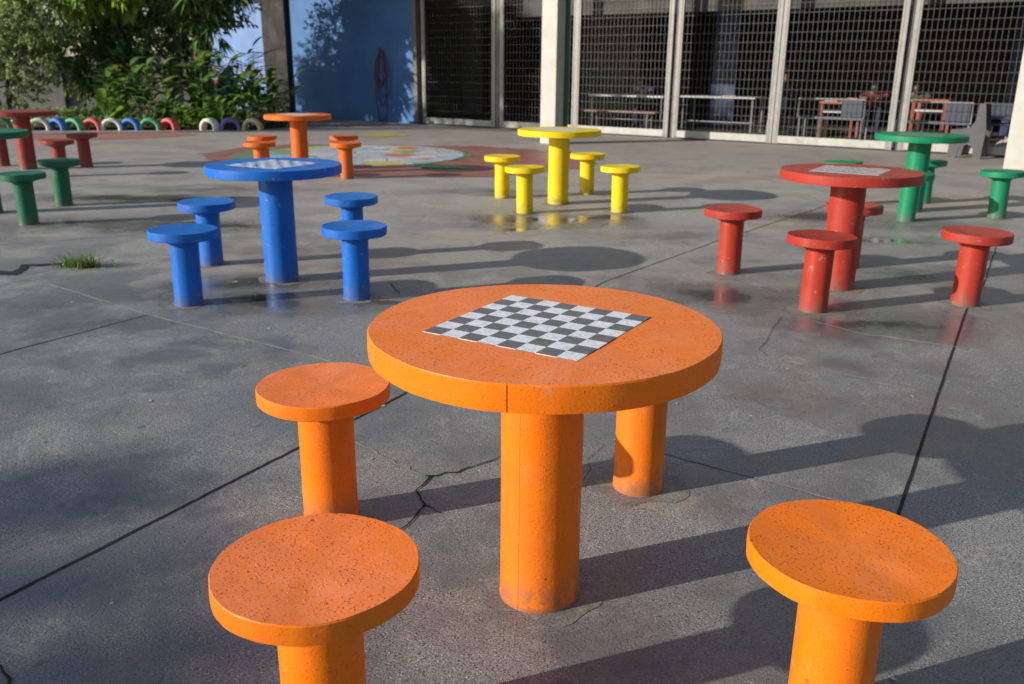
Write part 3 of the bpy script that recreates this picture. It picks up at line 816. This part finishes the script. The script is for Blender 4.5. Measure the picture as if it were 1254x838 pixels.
# grey moulded seat standing outside the gate, seen from the side
CH = tag(empty('moulded_chair', floc(12.31, -.52, 0), FA), 'grey moulded plastic chair seen side on, standing outside the gate by the right column', 'chair')
def side_panel(y0, y1):
    out = [(.24, 0), (.26, .45), (.20, .86), (.11, .86), (.095, .60), (.04, .50), (-.08, .455), (-.25, .44), (-.25, 0), (-.12, 0), (-.10, .16), (-.03, .22), (.05, .22), (.11, .16), (.12, 0)]
    mm = MB(); k = len(out)
    mm.add([(x, y0, z) for x, z in out] + [(x, y1, z) for x, z in out],
           [tuple(range(k)), tuple(range(2*k-1, k-1, -1))] + [(i, k+i, k+(i+1) % k, (i+1) % k) for i in range(k)])
    return mm
for y0 in (-.03, .43):
    mm = side_panel(y0, y0+.05); me = mm.mesh('side_panel')
    bm = bmesh.new(); bm.from_mesh(me); bmesh.ops.recalc_face_normals(bm, faces=bm.faces[:]); bmesh.ops.triangulate(bm, faces=[f for f in bm.faces if len(f.verts) > 4]); bm.to_mesh(me); bm.free()
    link_mesh('side_panel', me, M['chair_grey'], CH)
q = MB(); q.box(-.24, .06, .022, .428, .40, .445); q.build('seat', M['chair_grey'], CH, bevel=.01)
q = MB(); q.add([(.095, .022, .50), (.095, .428, .50), (.135, .428, .85), (.135, .022, .85), (.135, .022, .50), (.135, .428, .50), (.18, .428, .85), (.18, .022, .85)],
                [(0, 1, 2, 3), (7, 6, 5, 4), (0, 3, 7, 4), (1, 5, 6, 2), (3, 2, 6, 7), (0, 4, 5, 1)]); q.build('backrest', M['chair_grey'], CH)

# ------------------------------------------------------------------ people seated in the dim hall
def skin_mesh(name, verts, edges, radii, root=0, sub=1):
    me = bpy.data.meshes.new(name); me.from_pydata(verts, edges, [])
    o = bpy.data.objects.new(name, me); col.objects.link(o)
    md = o.modifiers.new('s', 'SKIN'); md.use_smooth_shade = True
    for i, r in enumerate(radii):
        sv = me.skin_vertices[0].data[i]; sv.radius = r if isinstance(r, tuple) else (r, r); sv.use_root = (i == root)
    o.modifiers.new('u', 'SUBSURF').levels = sub
    dg = bpy.context.evaluated_depsgraph_get(); dg.update()
    ev = o.evaluated_get(dg); new = bpy.data.meshes.new_from_object(ev)
    o.modifiers.clear(); bpy.data.objects.remove(o); bpy.data.meshes.remove(me)
    new.name = name
    return new
def person(s, d, rot, shirt, trousers, label, lean=.12, arms='table'):
    """seated figure; faces -y in its own frame, origin on the floor under the seat"""
    P = fthing('person', s, d, label, 'person', rot)
    ly = -lean
    if arms == 'slump': ly = -.33
    V = [(0, 0, .52), (0, -.12, .66), (0, -.25, .80), (0, -.33, .88), (0, -.39, .91), (0, -.45, .93), (0, -.48, .97), (0, -.49, 1.02)] if arms == 'slump' else [(0, 0, .52), (0, ly*.35, .70), (0, ly*.8, .90), (0, ly, 1.03), (0, ly*1.1, 1.10), (0, ly*1.25-.01, 1.18), (0, ly*1.3-.015, 1.27), (0, ly*1.3, 1.35)]
    Rr = [(.16, .12), (.145, .105), (.165, .10), (.13, .085), .05, .065, (.082, .095), (.06, .07)]
    E = [(i, i+1) for i in range(7)]
    def chain(a, pts, rad):
        p = a
        for q_, r in zip(pts, rad):
            V.append(q_); Rr.append(r); E.append((p, len(V)-1)); p = len(V)-1
    for sx in (-1, 1):
        chain(0, [(sx*.10, -.12, .52), (sx*.12, -.42, .53), (sx*.12, -.46, .30), (sx*.12, -.44, .08), (sx*.12, -.52, .05), (sx*.12, -.60, .04)], [.095, .065, .055, .04, .042, .03])
        if arms == 'slump':
            chain(3, [(sx*.19, -.33, .85), (sx*.27, -.45, .80), (sx*.18, -.66, .79), (sx*.08, -.72, .79)], [.06, .045, .035, .03])
        elif arms == 'table':
            chain(3, [(sx*.19, ly, 1.0), (sx*.25, ly-.06, .80), (sx*.16, ly-.28, .79), (sx*.10, ly-.36, .79)], [.06, .045, .035, .03])
        else:
            chain(3, [(sx*.19, ly, 1.0), (sx*.26, ly+.05, .78), (sx*.22, ly-.16, .66), (sx*.17, ly-.26, .64)], [.06, .045, .035, .03])
    me = skin_mesh('body', V, E, Rr)
    for mt in (M['skin'], shirt, trousers): me.materials.append(mt)
    for f in me.polygons:
        c = f.center
        if (c.z > 1.09 if arms != 'slump' else (c.y < -.40 and abs(c.x) < .12 and c.z > .86)): f.material_index = 0
        elif c.z < .62 and c.z > .10: f.material_index = 2
        elif c.z <= .10: f.material_index = 2
        elif c.z > .6 and c.y < ly-(.09 if arms != 'slump' else .22) and abs(c.x) > .04: f.material_index = 0
        else: f.material_index = 1
    link_mesh('body', me, None, P)
    h = MB(); hc = Vector((0, ly*1.3+.012, 1.285)) if arms != 'slump' else Vector((0, -.45, .965))
    h.lathe([(.088, -.05), (.102, .0), (.10, .05), (.07, .10), (.03, .118), (0, .12)], 20, .02)
    ob = h.build('hair', M['hair'], P, loc=hc)
    return P
navy = simple('navy_cotton', (.018, .026, .06), .9, .15, 14); paleb = simple('pale_blue_cotton', (.13, .16, .27), .9, .12, 14)  # shirt colours darkened in place of the weak light in the hall
redc = simple('red_cotton', (.12, .018, .018), .9, .12, 14); greyc = simple('grey_cotton', (.06, .057, .057), .9, .12, 14); blackc = simple('black_cotton', (.02, .02, .022), .9, .2, 14)
person(5.0, 2.55, 0, paleb, navy, 'person in a pale blue top leaning on the white table beside the cream column', .20, 'slump')
person(8.30, 1.95, PI*.85, blackc, navy, 'person in dark clothes with bare forearm seated on the blue chair', .08, 'lap')
person(10.0, 2.9, .1, redc, navy, 'person in a red top seated right of the cluttered orange table', .16, 'slump')
person(10.9, 2.75, -.1, greyc, redc, 'person in a grey top seated behind the thick edged orange table', .18, 'slump')

# ------------------------------------------------------------------ garden bed: tyres, plants, trees
bed_pts = [(-16.5, 18.3), (-10.74, 18.95), (-9.3, 19.12), (-7.8, 19.3), (-6.5, 19.45), (-5.5, 19.62), (-5.25, 20.6), (-5.9, 23.6), (-9.0, 27.5), (-16.5, 28)]
me_ = MB(); me_.add([(x, y, .05) for x, y in bed_pts] + [(x, y, -.02) for x, y in bed_pts],
    [tuple(range(10))] + [(i, 10+i, 10+(i+1) % 10, (i+1) % 10) for i in range(10)])
o = me_.build('garden_bed', M['soil']); tag(o, kind='structure')

tyre_cols = {'cream': (.62, .58, .46), 'blue': (.05, .16, .50), 'green': (.10, .36, .20), 'red': (.58, .09, .09), 'white': (.66, .64, .54), 'purple': (.20, .12, .42), 'tan': (.52, .46, .27), 'dgreen': (.03, .13, .07)}
def tyre(x, y, Rr, colr, label, rz):
    t = tag(empty('painted_tyre', (x, y, 0), rz), label, 'tyre', 'half buried painted tyres along the bed')
    m = MB(); n = 40; rim = []
    zc = .035
    prof = [(Rr*.64, -.075), (Rr*.70, -.095), (Rr*.86, -.10), (Rr*.97, -.08), (Rr, -.045), (Rr*.985, -.02), (Rr*1.0, .0), (Rr*.985, .02), (Rr, .045), (Rr*.97, .08), (Rr*.86, .10), (Rr*.70, .095), (Rr*.64, .075), (Rr*.69, .05), (Rr*.78, .0), (Rr*.69, -.05)]
    k = len(prof); V = []; F = []
    for i in range(n):
        a = 2*PI*i/n
        for (r, w) in prof: V.append((r*math.cos(a), w, zc + r*math.sin(a)))
    for i in range(n):
        for j in range(k):
            F.append((i*k+j, i*k+(j+1) % k, ((i+1) % n)*k+(j+1) % k, ((i+1) % n)*k+j))
    m.add(V, F, True)
    mat = M.get('tyre_'+colr) or simple('tyre_'+colr, tyre_cols[colr], .6, .12, 8, dirt=.25)
    M['tyre_'+colr] = mat
    m.build('tread', mat, t, sharp=50)
for x, y, c_, lab, rz in [
    (-10.74, 18.80, 'dgreen', 'dark green half buried tyre at the left edge, seen under the brick red table', .1),
    (-10.38, 18.86, 'tan', 'tan half buried tyre beside the brick red table post, far left', -.3),
    (-10.00, 18.90, 'cream', 'cream half buried tyre just right of the brick red table, left of a blue tyre', .15),
    (-9.64, 18.94, 'blue', 'blue half buried tyre between a cream and a green one', -.35),
    (-9.31, 18.98, 'green', 'green half buried tyre between the left blue tyre and the first red tyre', -.3),
    (-8.93, 19.03, 'red', 'red half buried tyre between green and white ones', -.25),
    (-8.55, 19.07, 'white', 'white half buried tyre between a red one and a blue one', .1),
    (-8.17, 19.12, 'blue', 'blue half buried tyre between the white and the pale green tyre', -.2),
    (-7.78, 19.18, 'green', 'green half buried tyre left of the red tyre that stands by the low bush', .1),
    (-7.38, 19.23, 'red', 'red half buried tyre at the left end of the gap filled by a low bush', -.45),
    (-6.55, 19.32, 'white', 'white half buried tyre right of the bush gap, next to the purple tyre', -.45),
    (-6.13, 19.38, 'purple', 'purple half buried tyre beside a pale bush, right of a white tyre', .3),
    (-5.66, 19.44, 'tan', 'dull tan half buried tyre overgrown by the pale bush, right of the purple one', -.2)]:
    tyre(x, y, .222, c_, lab, rz + .06)
def rock(x, y, r, lab, sd):
    m = MB(); m.lathe([(0, -.02), (r*.9, -.02), (r*1.05, r*.35), (r*.8, r*.75), (r*.35, r*.95), (0, r)], 14, .12, seed=sd)
    tag(m.build('garden_stone', M['rock'], loc=(x, y, .03)), lab, 'stone')
rock(-10.25, 20.1, .22, 'round grey garden stone behind the cream and blue tyres', 3)

M['leaf_olive'] = leaf_mat('olive_small_leaves', (.07, .115, .04), (.26, .32, .12), .45)
M['leaf_bright'] = leaf_mat('bright_green_leaves', (.085, .16, .018), (.26, .38, .055), .5, (.28, .22, .05))
M['leaf_deep'] = leaf_mat('deep_green_leaves', (.045, .10, .028), (.165, .255, .07), .45)
M['leaf_dark'] = leaf_mat('blackish_green_leaves', (.018, .036, .018), (.055, .09, .042), .25)
M['leaf_lily'] = leaf_mat('glossy_garden_leaves', (.038, .11, .026), (.17, .29, .07), .45, None, .35)
M['leaf_lime'] = leaf_mat('lime_green_leaves', (.08, .17, .015), (.20, .33, .04), .45)
M['leaf_pale'] = leaf_mat('greyish_pale_leaves', (.10, .13, .08), (.26, .29, .18), .3)
M['petal'] = leaf_mat('orange_petals', (.62, .17, .02), (.75, .34, .04), .3)
M['petal_pink'] = leaf_mat('salmon_pink_petals', (.55, .18, .10), (.65, .30, .18), .3)
M['bark'] = simple('brown_bark', (.075, .055, .04), .9, .35, 6, bump=.6)
M['bark_pale'] = simple('pale_stem_bark', (.12, .10, .08), .85, .25, 8, bump=.3)

def leaves_mesh(name, P, N, size, aspect, droop, mat, parent, rg):
    """many folded leaf faces. P (n,3) centres, N (n,3) outward dirs"""
    n = len(P)
    az = N + rg.normal(0, .75, (n, 3)); az[:, 2] -= droop
    ax = az/np.linalg.norm(az, axis=1, keepdims=True)
    rn = rg.normal(0, 1, (n, 3)); rn[:, 2] += 1.2
    sd = np.cross(ax, rn); sd /= np.linalg.norm(sd, axis=1, keepdims=True)
    nr = np.cross(sd, ax)
    L = size*rg.uniform(.6, 1.4, (n, 1)); Wd = L*aspect
    b = P; t = P + ax*L - np.array([[0, 0, 1]])*L*droop*.25
    mid = P + ax*L*.45
    l_ = mid + sd*Wd*.5 + nr*Wd*.18; r_2 = mid - sd*Wd*.5 + nr*Wd*.18
    V = np.stack([b, r_2, t, l_], 1).reshape(-1, 3)
    me = bpy.data.meshes.new(name)
    me.vertices.add(4*n); me.vertices.foreach_set('co', V.astype(np.float32).ravel())
    me.loops.add(6*n); me.polygons.add(2*n)
    k = np.arange(n)[:, None]*4
    me.loops.foreach_set('vertex_index', np.concatenate([k+0, k+1, k+2, k+0, k+2, k+3], 1).ravel().astype(np.int32))
    me.polygons.foreach_set('loop_start', (np.arange(2*n)*3).astype(np.int32))
    me.update(); me.validate()
    return link_mesh(name, me, mat, parent)

def clump_points(lobes, n, rg, shell=.55):
    """sprigs of leaves: leaf bases gathered along twigs in each lobe; returns P,N"""
    Ps = []; Ns = []
    vol = np.array([a[3]*a[4]*a[5] for a in lobes])**.8; vol /= vol.sum()
    for lob, fr_ in zip(lobes, vol):
        c = np.array(lob[:3]); r = np.array(lob[3:6])
        k = max(8, int(n*fr_)); per = 14; q = max(3, k//per)
        d = rg.normal(0, 1, (q, 3)); d /= np.linalg.norm(d, axis=1, keepdims=True)
        rad = rg.uniform(shell, 1.08, (q, 1))
        tip = c + d*r*rad
        base = c + d*r*rad*.72
        tt = rg.uniform(0, 1, (q, per, 1))
        pts = base[:, None]*(1-tt) + tip[:, None]*tt + rg.normal(0, .045, (q, per, 3))*r.mean()
        Ps.append(pts.reshape(-1, 3)); Ns.append(np.repeat(d[:, None], per, 1).reshape(-1, 3))
    return np.concatenate(Ps), np.concatenate(Ns)

def tree(name, base, lobes, nleaf, lsize, aspect, droop, lmat, label, trunk_r=.12, stems=1, seed=1, tmat='bark', cat='tree', group=None, shell=.5, lean=(0, 0)):
    """base (x,y), lobes relative to base: (dx,dy,z, rx,ry,rz)"""
    rg = np.random.default_rng(seed); rr = random.Random(seed)
    T = tag(empty(name, (base[0], base[1], 0)), label, cat, group)
    m = MB()
    for s in range(stems):
        bx, by = (rr.uniform(-.25, .25)*(stems > 1), rr.uniform(-.2, .2)*(stems > 1))
        zt = min(l[2] for l in lobes)
        cx = sum(l[0] for l in lobes)/len(lobes)*.5 + lean[0]; cy = sum(l[1] for l in lobes)/len(lobes)*.5 + lean[1]
        fork = (bx + cx*.6, by + cy*.6, zt*.62)
        m.tube(curve_pts([(bx, by, -.05), (bx + cx*.2 + rr.uniform(-.08, .08), by, zt*.3), fork], 5), [trunk_r*(1.15-.4*i/10) for i in range(11)], 10)
        for k, l in enumerate(lobes):
            if stems > 1 and (k % stems) != s: continue
            e = (l[0], l[1], l[2])
            mid = ((fork[0]+e[0])/2 + rr.uniform(-.2, .2), (fork[1]+e[1])/2 + rr.uniform(-.2, .2), (fork[2]+e[2])/2 + .1)
            m.tube(curve_pts([fork, mid, e], 5), [trunk_r*(.72-.055*i) for i in range(11)], 7)
            for j in range(5):
                a = rr.uniform(0, 2*PI); b_ = rr.uniform(-.4, .9)
                tip = (e[0]+l[3]*.75*math.cos(a), e[1]+l[4]*.75*math.sin(a), e[2]+l[5]*b_*.8)
                st = rr.uniform(.3, 1); sp = tuple(mid[q]*(1-st)+e[q]*st for q in range(3))
                m.tube(curve_pts([sp, tuple((sp[q]+tip[q])/2 + rr.uniform(-.12, .12) for q in range(3)), tip], 4), [trunk_r*(.26-.022*i) for i in range(9)], 5)
    m.build('trunk', M[tmat], T)
    P, N = clump_points(lobes, nleaf, rg, shell)
    leaves_mesh('crown', P, N, lsize, aspect, droop, lmat, T, rg)
    return T

tree('shrub', (-9.85, 22.2), [(0, 0, .9, 1.0, .7, .8), (.4, 0, 1.9, 1.0, .7, .8), (-.9, 0, 1.5, 1.0, .7, .9), (-.2, .1, 2.6, 1.0, .7, .6)],
     7500, .13, .45, .4, M['leaf_deep'], 'tall dark green shrub between the olive tree and the flowering plants', .05, 3, 27, cat='shrub', shell=.35)
TG = 'trees crowding the garden bed'
tree('garden_tree', (-11.9, 20.9), [(0, 0, 2.0, 1.5, 1.2, 1.0), (1.3, -.3, 2.5, 1.2, 1.0, .9), (-1.2, .2, 2.8, 1.4, 1.2, 1.2), (.4, .3, 3.5, 1.6, 1.2, 1.0), (1.0, -.5, 1.4, 1.0, .8, .6), (-.8, -.5, 1.2, 1.1, .8, .6), (.3, -.6, .8, 1.2, .6, .5)],
     17000, .115, .42, .35, M['leaf_olive'], 'dense olive green tree with small leaves filling the upper left corner', .08, 3, 21, shell=.62)
tree('garden_tree', (-9.3, 22.6), [(-.2, -2.0, 2.85, .9, .8, .55), (.5, -1.7, 3.0, 1.1, .9, .7), (-.2, -1.7, 3.7, 1.2, 1.0, .7), (.9, -1.6, 4.3, 1.2, 1.0, .7), (-1.3, -2.2, 3.1, .8, .7, .5)],
     5200, .20, .5, .7, M['leaf_bright'], 'bright yellow green broad leaved tree at the top edge beside the olive tree', .06, 1, 22, 'bark_pale', shell=.3)
tree('garden_tree', (-8.0, 22.0), [(-.9, -.6, 1.35, .9, .7, .5), (.5, -.3, 1.3, .9, .7, .5), (0, 0, 2.2, 1.2, 1.0, .7), (.9, -.2, 2.7, 1.1, .9, .7), (-.9, .2, 2.0, 1.0, .9, .8), (.2, .3, 3.3, 1.3, 1.1, .9)],
     6600, .13, .45, .4, M['leaf_deep'], 'deep green tree with dark forked branches in the middle of the garden', .08, 2, 23, shell=.6)
tree('garden_tree', (-7.3, 21.3), [(.30, -.2, 2.15, .42, .4, .5), (.1, -.3, 2.65, .75, .7, .45), (.75, -.2, 2.75, .5, .5, .4), (-.4, 0, 3.1, .8, .7, .5), (.4, .3, 3.4, 1.0, .9, .6), (.1, 0, 4.3, 1.3, 1.2, .9), (.8, .2, 5.0, 1.2, 1.1, .8)],
     3600, .34, .16, 1.1, M['leaf_deep'], 'tree with long narrow drooping leaves above the flowers, next to the grey pillar', .10, 1, 24, shell=.35)
tree('garden_tree', (-12.6, 27.4), [(-2, 0, 2.0, 2.0, 1.0, 1.9), (1.0, 0, 2.4, 1.7, 1.0, 1.8), (-4.2, .0, 2.2, 1.8, 1.0, 1.7), (-.6, .0, 3.6, 2.0, 1.0, 1.0), (2.7, 0, 1.6, 1.2, .8, 1.3), (2.4, 0, 2.9, 1.1, .8, .8)],
     12000, .16, .5, .3, M['leaf_dark'], 'almost black green tree mass at the back of the garden', .14, 3, 25, shell=.2)
tree('garden_tree', (-10.2, 22.6), [(.6, -2.6, 4.9, 1.45, 1.6, 1.3), (2.4, -2.3, 4.5, 1.7, 1.7, 1.2), (3.4, -2.0, 5.6, 1.7, 1.6, 1.2), (4.3, -2.0, 4.6, 1.3, 1.3, 1.1), (1.6, -2.6, 6.2, 1.6, 1.3, .9)],
     3000, .20, .5, .6, M['leaf_deep'], 'tall slim stemmed tree in the garden with its crown above the top edge', .10, 1, 26, 'bark_pale', shell=.3)

def leafy_plant(name, x, y, n, h, L, W, lmat, label, cat='plant', spread=.25, flowers=0, pet='petal', seed=0, droop=.7, up=.8, group=None, stem=True):
    rr = random.Random(seed)
    T = tag(empty(name, (x, y, .04)), label, cat, group)
    st = MB(); lf = MB(); fl = MB()
    ns = max(2, n//6)
    for s in range(ns):
        bx, by = rr.gauss(0, spread*.45), rr.gauss(0, spread*.35)
        hh = h*rr.uniform(.6, 1.0); lx, ly = rr.gauss(0, .12), rr.gauss(0, .10)
        st.tube([(bx, by, 0), (bx+lx*.4, by+ly*.4, hh*.5), (bx+lx, by+ly, hh*.92)], [.014, .011, .006], 6)
        k = n//ns
        for i in range(k):
            t = .12 + .85*i/max(1, k-1)
            p = Vector((bx+lx*t, by+ly*t, hh*t))
            a = i*2.4 + rr.uniform(-.5, .5)
            d = Vector((math.cos(a), math.sin(a), 0)); sdv = Vector((-d.y, d.x, 0))
            LL = L*rr.uniform(.7, 1.2); ww = W*rr.uniform(.8, 1.2)
            elev = up*rr.uniform(.6, 1.25)
            seg = 5; A = []; Bv = []; Cc = []
            for q in range(seg+1):
                u = q/seg
                c = p + d*LL*u*math.cos(elev*(1-.3*u)) + Vector((0, 0, LL*(math.sin(elev)*u - droop*.55*u*u)))
                wq = ww*.5*(math.sin(PI*min(1, .06+u*.94))**.75) * (1 if u < 1 else .02) + .001
                A.append(c + sdv*wq + Vector((0, 0, wq*.35))); Bv.append(c); Cc.append(c - sdv*wq + Vector((0, 0, wq*.35)))
            K = seg+1
            lf.add(A+Bv+Cc, [(q, q+1, K+q+1, K+q) for q in range(seg)] + [(K+q, K+q+1, 2*K+q+1, 2*K+q) for q in range(seg)], True)
    for f in range(flowers):
        bx, by = rr.gauss(0, spread*.6), rr.gauss(0, spread*.45) - .08
        hz = h*rr.uniform(.62, 1.08)
        st.tube([(bx*.6, by*.6, 0), (bx, by, hz)], [.009, .006], 5)
        for q in range(11):
            a = rr.uniform(0, 2*PI); e = rr.uniform(.1, 1.3)
            d = Vector((math.cos(a)*math.cos(e), math.sin(a)*math.cos(e), math.sin(e))); s2 = d.cross(Vector((0, 0, 1))).normalized()
            b0 = Vector((bx, by, hz + rr.uniform(-.05, .05))); Lp = rr.uniform(.07, .11)
            fl.add([b0, b0 + d*Lp*.55 + s2*.028, b0 + d*Lp, b0 + d*Lp*.55 - s2*.028], [(0, 1, 2, 3)])
    if stem: st.build('stem', M['leaf_deep'], T)
    lf.build('foliage', lmat, T, sharp=180)
    if flowers: fl.build('blossom', M[pet], T)
    return T
FL = 'flowering plants in the garden bed'
lily = [(-8.75, 20.0, 1.15, 2, 'petal', 'leafy plant with orange blossoms behind the white tyre left of centre'),
        (-8.25, 20.35, 1.25, 2, 'petal_pink', 'leafy plant with salmon blossoms behind the second blue tyre'),
        (-7.75, 20.1, 1.15, 2, 'petal', 'leafy plant with orange blossoms behind the right green tyre'),
        (-7.25, 20.5, 1.45, 1, 'petal', 'tall leafy plant below the dark trunks in the middle of the bed'),
        (-6.75, 20.2, 1.35, 3, 'petal_pink', 'leafy plant with salmon blossoms behind the right white tyre'),
        (-6.35, 20.6, 1.30, 3, 'petal', 'leafy plant with orange blossoms behind the purple tyre'),
        (-5.95, 20.35, 1.0, 4, 'petal', 'leafy plant covered in orange blossoms in front of the grey pillar'),
        (-5.65, 20.9, 1.05, 2, 'petal', 'leafy plant with orange blossoms at the right end of the bed by the blue wall')]
for i, (x, y, h, nf, pet, lab) in enumerate(lily):
    leafy_plant('flowering_plant', x, y, 46, h*1.10, .58, .165, M['leaf_lily'], lab, 'plant', .36, max(1, nf-1), pet, 40+i, group=FL)
leafy_plant('broad_leaved_plant', -8.95, 19.9, 7, .55, .75, .26, M['leaf_lime'], 'plant with one big arching broad leaf behind the red and white tyres', 'plant', .15, 0, seed=61, droop=.8, up=1.1)
leafy_plant('spiky_plant', -6.15, 21.3, 64, 1.8, .72, .075, M['leaf_dark'], 'dark spiky leaved plant silhouetted against the grey pillar', 'plant', .25, 0, seed=62, droop=.4, up=.5)
leafy_plant('low_bush', -7.0, 19.55, 70, .48, .22, .10, M['leaf_lime'], 'low lime green bush filling the gap between the red and white tyres', 'bush', .34, 0, seed=63)
leafy_plant('low_bush', -5.70, 19.75, 60, .55, .24, .07, M['leaf_pale'], 'pale greyish bush right of the purple tyre', 'bush', .28, 0, seed=64)
leafy_plant('low_bush', -5.40, 20.35, 70, .75, .26, .08, M['leaf_deep'], 'dark green bush at the foot of the blue wall, behind the far orange table', 'bush', .34, 0, seed=65)
leafy_plant('low_bush', -8.2, 19.75, 60, .55, .26, .06, M['leaf_pale'], 'pale striped bush behind the white and blue tyres', 'bush', .3, 0, seed=66)
leafy_plant('low_bush', -6.35, 19.85, 60, .60, .26, .08, M['leaf_lime'], 'yellow green bush behind the purple and white tyres at right', 'bush', .3, 0, seed=68)
leafy_plant('low_bush', -7.6, 19.7, 50, .62, .3, .08, M['leaf_lily'], 'glossy green bush behind the right green and red tyres', 'bush', .3, 0, seed=67)
# ground cover between them
rg = np.random.default_rng(5)
n = 5200
P = np.stack([rg.uniform(-12.5, -5.45, n), rg.uniform(19.2, 24, n), rg.uniform(.03, .22, n)], 1)
P[:, 1] = np.maximum(P[:, 1], 19.3 + (P[:, 0]+9)*.13)
P[:, 0] = np.minimum(P[:, 0], -5.55 - (P[:, 1]-20.5).clip(0)*.22)
N = np.tile(np.array([[0, 0, 1.0]]), (n, 1))
o = leaves_mesh('ground_cover', P, N, .11, .45, .3, M['leaf_deep'], None, rg)
tag(o, 'low leafy ground cover over the soil behind the tyres', 'ground cover', kind='stuff')
# boundary wall behind the garden
W_ = tag(empty('boundary_wall', (-13.0, 26.0, 0), R(2)), 'dim grey boundary wall with posts glimpsed behind the garden trees', 'wall')
q = MB(); q.box(-9, 4.2, 0, .2, 0, 1.55); q.build('wall_panel', M['pillar'], W_, bevel=.01)
for x in (-6, -3, 0, 3):
    q = MB(); q.box(x-.15, x+.15, -.12, -.003, 0, 1.65); q.build('post', M['pillar'], W_, bevel=.01)

# trees standing out of view to the left; their shade falls on the paving and the stools
tree('yard_tree', (-19.65, 13.9), [(0, 0, 8.3, 1.3, 1.3, 1.1), (.9, .4, 7.6, 1.2, 1.2, .9), (-.6, -.9, 7.7, 1.1, 1.1, .9), (.2, 1.1, 8.7, 1.2, 1.2, .9), (-.2, -1.2, 9.0, 1.1, 1.1, .9), (.5, .9, 6.9, .9, .9, .6)],
     4200, .24, .5, .5, M['leaf_deep'], 'tree beyond the left edge of the view, shading the two left mesh gates', .14, 1, 33, shell=.3)
yl = []
for dq, dp, r_x, r_z in [(2.0, -1.1, .55, .35), (2.25, -.5, .5, .3), (1.9, .1, .55, .35), (2.4, .55, .45, .3), (2.1, 1.0, .4, .28), (1.0, -.7, .7, .4), (.9, .5, .7, .4), (-.4, 0, 1.1, .6), (-1.6, .4, 1.2, .7), (-1.4, -.9, 1.0, .6)]:
    yl.append((dq*.934 - dp*.358, dq*.358 + dp*.934, 7.35, r_x, r_x, r_z))
tree('yard_tree', (-23.8, -7.1), yl, 4200, .24, .5, .5, M['leaf_deep'], 'tree in the yard outside the view on the left, shading the near paving', .14, 1, 31, shell=.3)

# ------------------------------------------------------------------ light
SUN_AZ, SUN_EL = R(180+21.0), R(18.6)        # direction towards the sun, measured from +X
sd = Vector((math.cos(SUN_AZ)*math.cos(SUN_EL), math.sin(SUN_AZ)*math.cos(SUN_EL), math.sin(SUN_EL)))
L = bpy.data.lights.new('sun', 'SUN'); L.energy = 4.6; L.angle = R(.55); L.color = (1.0, .93, .82)
lo = bpy.data.objects.new('sun', L); col.objects.link(lo)
lo.rotation_euler = sd.to_track_quat('Z', 'Y').to_euler(); lo.location = (-20, -8, 15)
w = bpy.data.worlds.new('World'); scene.world = w; w.use_nodes = True
nt = w.node_tree; nt.nodes.clear()
sky = nt.nodes.new('ShaderNodeTexSky'); sky.sky_type = 'NISHITA'; sky.sun_disc = False
sky.sun_elevation = SUN_EL; sky.sun_rotation = math.atan2(sd.x, sd.y) % (2*PI)
sky.air_density = 1.0; sky.dust_density = .6; sky.ozone_density = 1.5
bg = nt.nodes.new('ShaderNodeBackground'); bg.inputs['Strength'].default_value = .105
ow = nt.nodes.new('ShaderNodeOutputWorld'); nt.links.new(sky.outputs[0], bg.inputs[0]); nt.links.new(bg.outputs[0], ow.inputs[0])

# ------------------------------------------------------------------ camera
cd = bpy.data.cameras.new('camera'); cam = bpy.data.objects.new('camera', cd); col.objects.link(cam)
cd.sensor_fit = 'HORIZONTAL'; cd.sensor_width = 36; cd.lens = 36*1069.3/1254
rt = Vector((0.99996579, 0.00248143, 0.00789025)); up = Vector((-0.00827124, 0.29999622, 0.95390453)); fw = Vector((0, 0.95393716, -0.30000648))
mt = Matrix((rt, up, -fw)).transposed().to_4x4(); mt.translation = (0, 0, 1.3451)
cam.matrix_world = mt
cd.clip_start = .05; cd.clip_end = 1500
cd.dof.use_dof = True; cd.dof.focus_distance = 2.25; cd.dof.aperture_fstop = 5.4
scene.camera = cam
scene.render.engine = 'CYCLES'
scene.cycles.max_bounces = 8; scene.cycles.transparent_max_bounces = 12
scene.cycles.use_denoising = True
vs = scene.view_settings
vs.view_transform = 'Standard'; vs.look = 'None'; vs.exposure = 0.42; vs.gamma = 1.0; vs.use_curve_mapping = False
